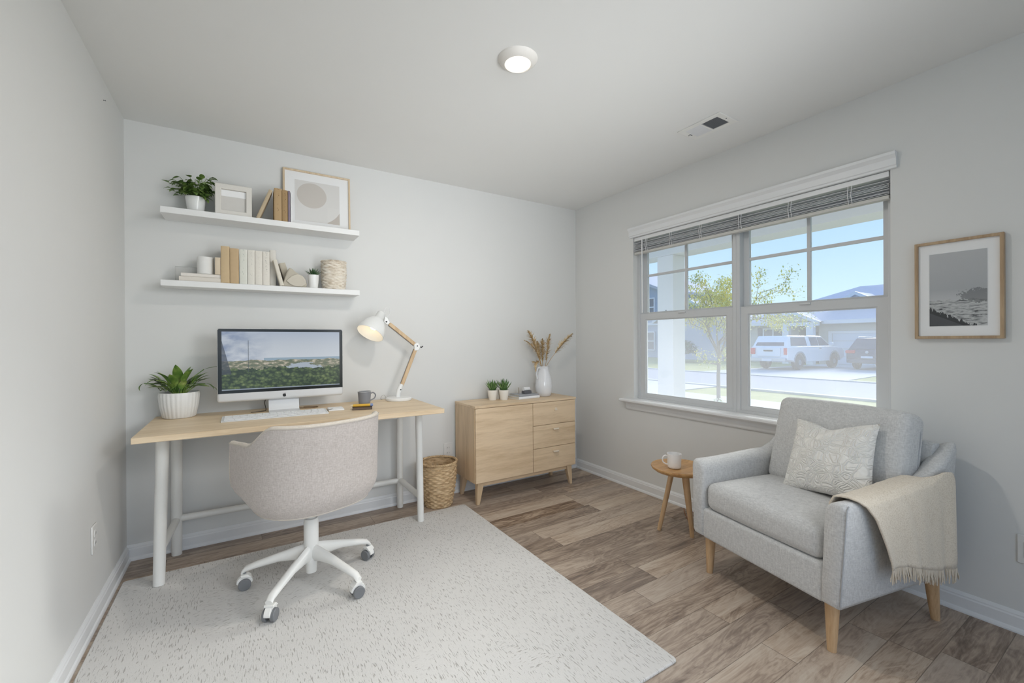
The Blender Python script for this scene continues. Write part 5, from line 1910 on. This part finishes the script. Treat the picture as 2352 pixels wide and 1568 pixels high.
def throw():
    m, nt, b = base('knit_throw', lin((224, 213, 197)), .95, spec=.1, sheen=.3)
    co = coords(nt)
    k1 = nd(nt, 'ShaderNodeTexVoronoi', {'Scale': 190.0}, feature='F1')
    nt.links.new(mapping(nt, co, (1, 1, 1.2)), k1.inputs['Vector'])
    n = noise(nt, co, 26, 3)
    c = mixc(nt, mth(nt, 'MULTIPLY', k1.outputs['Distance'], .9), lin((240, 230, 214)), lin((206, 192, 172)))
    c = mixc(nt, mth(nt, 'MULTIPLY', n, .25), c, lin((198, 184, 164)))
    nt.links.new(c, b.inputs['Base Color'])
    bump(nt, b, k1.outputs['Distance'], -1.0, .008)
    t = thing('throw_blanket', 'beige knitted throw with fringe draped over the near arm of the armchair', 'blanket', (1.928, .754, 0), atan2(-.2, .98))
    rnd = random.Random(3)

    def path(s, x):
        """s along the cloth from the seat side over the arm to the outer hem"""
        top = .597 + .030 * smooth(.0, .45, x) + .135 * smooth(.40, .63, x) + .009
        K = [(.002, top - .070), (-.003, top - .028), (-.014, top - .002), (-.036, top + .004), (-.066, top + .007), (-.092, top + .003), (-.109, top - .016), (-.113, top - .06), (-.114, top - .14), (-.116, top - .22), (-.118, .345)]
        f = s * (len(K) - 1)
        i = min(len(K) - 2, int(f))
        q = f - i
        y = K[i][0] * (1 - q) + K[i + 1][0] * q
        z = K[i][1] * (1 - q) + K[i + 1][1] * q
        return y, z

    def surf(u, v):
        # u along the cloth, v from front edge to rear edge
        fall = smooth(.45, 1.0, u)
        xl = -.022 + .030 * u + .115 * fall
        xr = .405 + .145 * smooth(.38, .78, u)
        x = xl + (xr - xl) * v
        y, z = path(u, x)
        wv = fall * (.009 * sin(v * 11 + 1.2) + .006 * sin(v * 23 + u * 3)) + .0025 * sin(v * 17 + u * 9)
        hem = fall * (.012 * sin(v * 6 + .5) - .055 * v)
        return Vector((x, y - abs(wv) - fall * .006, z + hem * smooth(.7, 1, u)))
    MB().grid(surf, 46, 56).build('cloth', m, t, solid=.006, angle=80)
    fr = MB()
    for k in range(84):
        v = (k + rnd.uniform(.2, .8)) / 84
        p = surf(1, v)
        L = rnd.uniform(.042, .062)
        dx, dy = rnd.uniform(-.012, .012), rnd.uniform(-.006, .004)
        fr.tube([p, p + Vector((dx * .3, dy * .4, -L * .4)), p + Vector((dx * .9, dy, -L * .75)), p + Vector((dx * 1.1, dy, -L))], [.0030, .0027, .0022, .0014], 5)
    fr.build('fringe', plain('fringe_yarn', (214, 202, 184), .95, var=.08, scale=90), t)['kind'] = 'stuff'


throw()


# ------------------------------------------------------------------ side table and its mug
def side_table():
    t = thing('side_table', 'small round three-legged wooden side table beside the armchair', 'side table', (2.275, 1.695, 0))
    wd = wood('table_beech', (208, 164, 112), (178, 130, 80), 'x', 1.6, .35)
    MB().lathe([(.10, .396), (.148, .400), (.166, .414), (.170, .424), (.168, .429), (.160, .4265), (.140, .421), (.05, .4195)], 56).build('tabletop', wd, t, angle=60)
    for bx, by, tx, ty in ((-.040, .125, -.012, .045), (.045, -.052, .004, -.040), (.125, .010, .05, .012)):
        MB().tube([(bx, by, .0005), ((bx + tx) / 2, (by + ty) / 2, .2), (tx, ty, .399)], [.0125, .0150, .0165], 16).build('leg', M_BEECH, t)


side_table()
mug('mug', (2.235, 1.705, .4215), R(146), .042, .088, plain('white_mug_glaze', (238, 236, 234), .3, coat=.2), None, 'white mug standing on the round side table', .95, .92)
cord('floor_cord', [(2.662, 1.95, .004), (2.60, 1.90, .0035), (2.52, 1.82, .0035), (2.44, 1.73, .0035), (2.40, 1.62, .0035), (2.42, 1.52, .0035)], .003, plain('copper_cord', (150, 98, 58), .5), 'thin brown cord lying on the floor behind the side table')


# ------------------------------------------------------------------ wall picture, outlets, ceiling fittings
def landscape_material():
    m, nt, b = base('misty_hill_print', lin((176, 178, 180)), .5)
    s = xyz(nt, coords(nt))
    u = mth(nt, 'DIVIDE', mth(nt, 'SUBTRACT', .0905, s[1]), .181)
    v = mth(nt, 'DIVIDE', s[2], .327)
    uv = nd(nt, 'ShaderNodeCombineXYZ', {'X': u, 'Y': mth(nt, 'MULTIPLY', v, 1.8)}).outputs[0]
    sky = ramp(nt, v, [(.30, lin((196, 198, 200))), (.5, lin((172, 175, 178))), (1, lin((184, 186, 188)))])
    r1 = mth(nt, 'ADD', .355, mth(nt, 'MULTIPLY', mth(nt, 'SUBTRACT', noise(nt, mapping(nt, uv, (3, 0, 1)), 1.6, 4), .5), .12))
    n = noise(nt, mapping(nt, uv, (3.5, 16, 1), rot=(0, 0, -.35)), 1.4, 5, .6, .4)
    snow = ramp(nt, n, [(.34, lin((70, 72, 74))), (.42, lin((140, 142, 144))), (.55, lin((196, 198, 198))), (.7, lin((160, 162, 163)))])
    col = mixc(nt, mth(nt, 'GREATER_THAN', v, r1), snow, sky)
    # tree clump on the right
    tn = noise(nt, mapping(nt, uv, (14, 14, 1)), 1.0, 4, .7)
    du = mth(nt, 'MULTIPLY', mth(nt, 'SUBTRACT', u, .86), 2.3)
    dv = mth(nt, 'MULTIPLY', mth(nt, 'SUBTRACT', v, .40), 8.5)
    dd = mth(nt, 'ADD', mth(nt, 'MULTIPLY', du, du), mth(nt, 'MULTIPLY', dv, dv))
    cl = mth(nt, 'LESS_THAN', mth(nt, 'ADD', dd, mth(nt, 'MULTIPLY', mth(nt, 'SUBTRACT', tn, .5), 2.4)), .55)
    col = mixc(nt, mth(nt, 'MULTIPLY', cl, .65), col, lin((92, 94, 97)))
    # dark slope in the lower left with a ragged line of bushes
    edge = mth(nt, 'SUBTRACT', .235, mth(nt, 'MULTIPLY', u, .30))
    e2 = mth(nt, 'ADD', edge, mth(nt, 'MULTIPLY', mth(nt, 'SUBTRACT', noise(nt, mapping(nt, uv, (9, 4, 1)), 1.6, 5, .65), .45), .30))
    col = mixc(nt, mth(nt, 'LESS_THAN', v, e2), col, lin((58, 60, 63)))
    col = mixc(nt, mth(nt, 'LESS_THAN', v, mth(nt, 'SUBTRACT', edge, .05)), col, lin((80, 82, 86)))
    nt.links.new(col, b.inputs['Base Color'])
    return m


def wall_picture():
    t = thing('picture_frame', 'oak-framed grey misty hillside print on the window wall', 'picture', (XR - .001, .5655, 1.202))
    W, Hh, f = .140, .441, .0125
    frame(MB(), 'x', -.024, 0, (-W, 0, W, Hh), (-W + f, f, W - f, Hh - f)).build('frame', wood('picture_oak', (186, 160, 128), (158, 130, 100), 'z', 1.3), t, bevel=.002)
    MB().box((-.013, -W + f - .002, f - .002), (-.008, W - f + .002, Hh - f + .002)).build('mat_board', plain('mat_board', (240, 240, 240), .8), t, smooth=False)
    p = MB().box((-.0145, -.0905, 0), (-.0132, .0905, .327)).build('print', landscape_material(), t, smooth=False)
    p.location = (0, .0, .057)


wall_picture()


def outlet(label, loc, axis_rot, rocker=False):
    t = thing('wall_outlet', label, 'outlet', loc, axis_rot)
    MB().box((-.037, -.006, -.0585), (.037, 0, .0585)).build('plate', plain('outlet_plate', (232, 231, 228), .4), t, bevel=.003)
    if rocker:
        frame(MB(), 'y', -.0075, -.0061, (-.0175, -.034, .0175, .034), (-.0160, -.0325, .0160, .0325)).build('insert_edge', M_GREYP, t, smooth=False)
        MB().box((-.016, -.009, -.0325), (.016, -.0061, .0325)).build('insert', plain('outlet_plate', (232, 231, 228), .4), t, bevel=.001)
    else:
        for z in (-.02, .02):
            r = MB().lathe([(.0165, 0), (.0165, .002)], 20, T=tr(0, -.006, z) @ rot('X', pi / 2)).build('receptacle', plain('outlet_plate', (232, 231, 228), .4), t)
            MB().box((-.0075, -.0086, z - .004), (-.0055, -.0081, z + .006)).box((.0055, -.0086, z - .004), (.0075, -.0081, z + .006)).build('slots', M_GREYP, r, smooth=False)


outlet('white outlet low on the left wall beside the desk', (XL + .0002, 2.522, .366), R(90))
outlet('white outlet on the back wall above the wicker waste basket', (1.371, YB - .0002, .345), 0)
outlet('white outlet low on the window wall right of the armchair', (XR - .0002, .360, .344), R(-90), True)

nail = MB().lathe([(.0016, 0), (.0016, .008), (.003, .0085), (.003, .0095)], 10, T=rot('Y', pi / 2)).build('nail', M_GREYP, None)
nail.location = (XL, 2.732, 2.345)
tag(nail, 'tiny dark nail high on the left wall', 'nail')


def ceiling_light():
    t = thing('ceiling_light', 'round white flush ceiling light switched on', 'ceiling light', (1.032, 1.585, H))
    MB().lathe([(.0865, 0), (.0865, -.003), (.084, -.007), (.074, -.017), (.064, -.024), (.0585, -.026), (.0570, -.024), (.0570, -.012)], 48, capb=False, capt=False).build('trim_ring', plain('lamp_ring', (228, 224, 218), .5), t, angle=50)
    m, nt, b = base('warm_diffuser', (1, .97, .9), .4)
    b.inputs['Emission Color'].default_value = (1.0, .93, .78, 1)
    b.inputs['Emission Strength'].default_value = 1.25
    MB().lathe([(.0568, -.0225), (.040, -.027), (.0, -.0285)], 40, capb=False, capt=False).build('diffuser', m, t)
    # the lamp's own light, thrown down from just under the diffuser
    lamp('ceiling_light_lamp', 'AREA', (1.032, 1.585, H - .031), 9.5, (1.0, .94, .86), aim=(1.032, 1.585, 0), shape='DISK', size=.112)


ceiling_light()


def ceiling_vent():
    t = thing('ceiling_vent', 'white metal air vent in the ceiling above the window wall', 'vent', (2.289, 1.512, H))
    frame(MB(), 'z', -.006, 0, (-.089, -.134, .089, .134), (-.058, -.100, .058, .100)).build('frame', M_WHITE, t, bevel=.002)
    MB().box((-.058, -.1, -.0012), (.058, .1, -.0004)).build('duct_shade', plain('duct_shade_grey', (150, 154, 160), .8), t, smooth=False)  # flat grey sheet painting the dark of the opening behind the louvres
    s = MB()
    for k in range(11):
        x = -.052 + k * .0104
        s.prism([(x - .0040, -.0060), (x - .0034, -.0064), (x + .0044, -.0024), (x + .0038, -.0020)], 'y', -.0995, -.004)
    s.build('louvre', plain('vent_louvre_shaded', (184, 186, 190), .5), t, smooth=False)['kind'] = 'stuff'  # greyer copy of the white louvre colour, painting this half's shade
    s = MB()
    for k in range(11):
        x = -.052 + k * .0104
        s.prism([(x - .0048, -.0026), (x - .0044, -.0022), (x + .0048, -.0058), (x + .0044, -.0062)], 'y', .004, .0995)
    s.build('louvre', plain('vent_louvre_white', (226, 227, 229), .5), t, smooth=False)['kind'] = 'stuff'
    MB().box((-.058, -.004, -.0062), (.058, .004, -.0008)).build('divider', M_WHITE, t, smooth=False)
    for y in (-.118, .118):
        MB().lathe([(.0035, -.0075), (.0035, -.006)], 10, c=(0, y, 0)).build('screw', M_GREYP, t)
    MB().box((-.012, .103, -.010), (.012, .106, -.006)).build('lever', M_GREYP, t, smooth=False)


ceiling_vent()
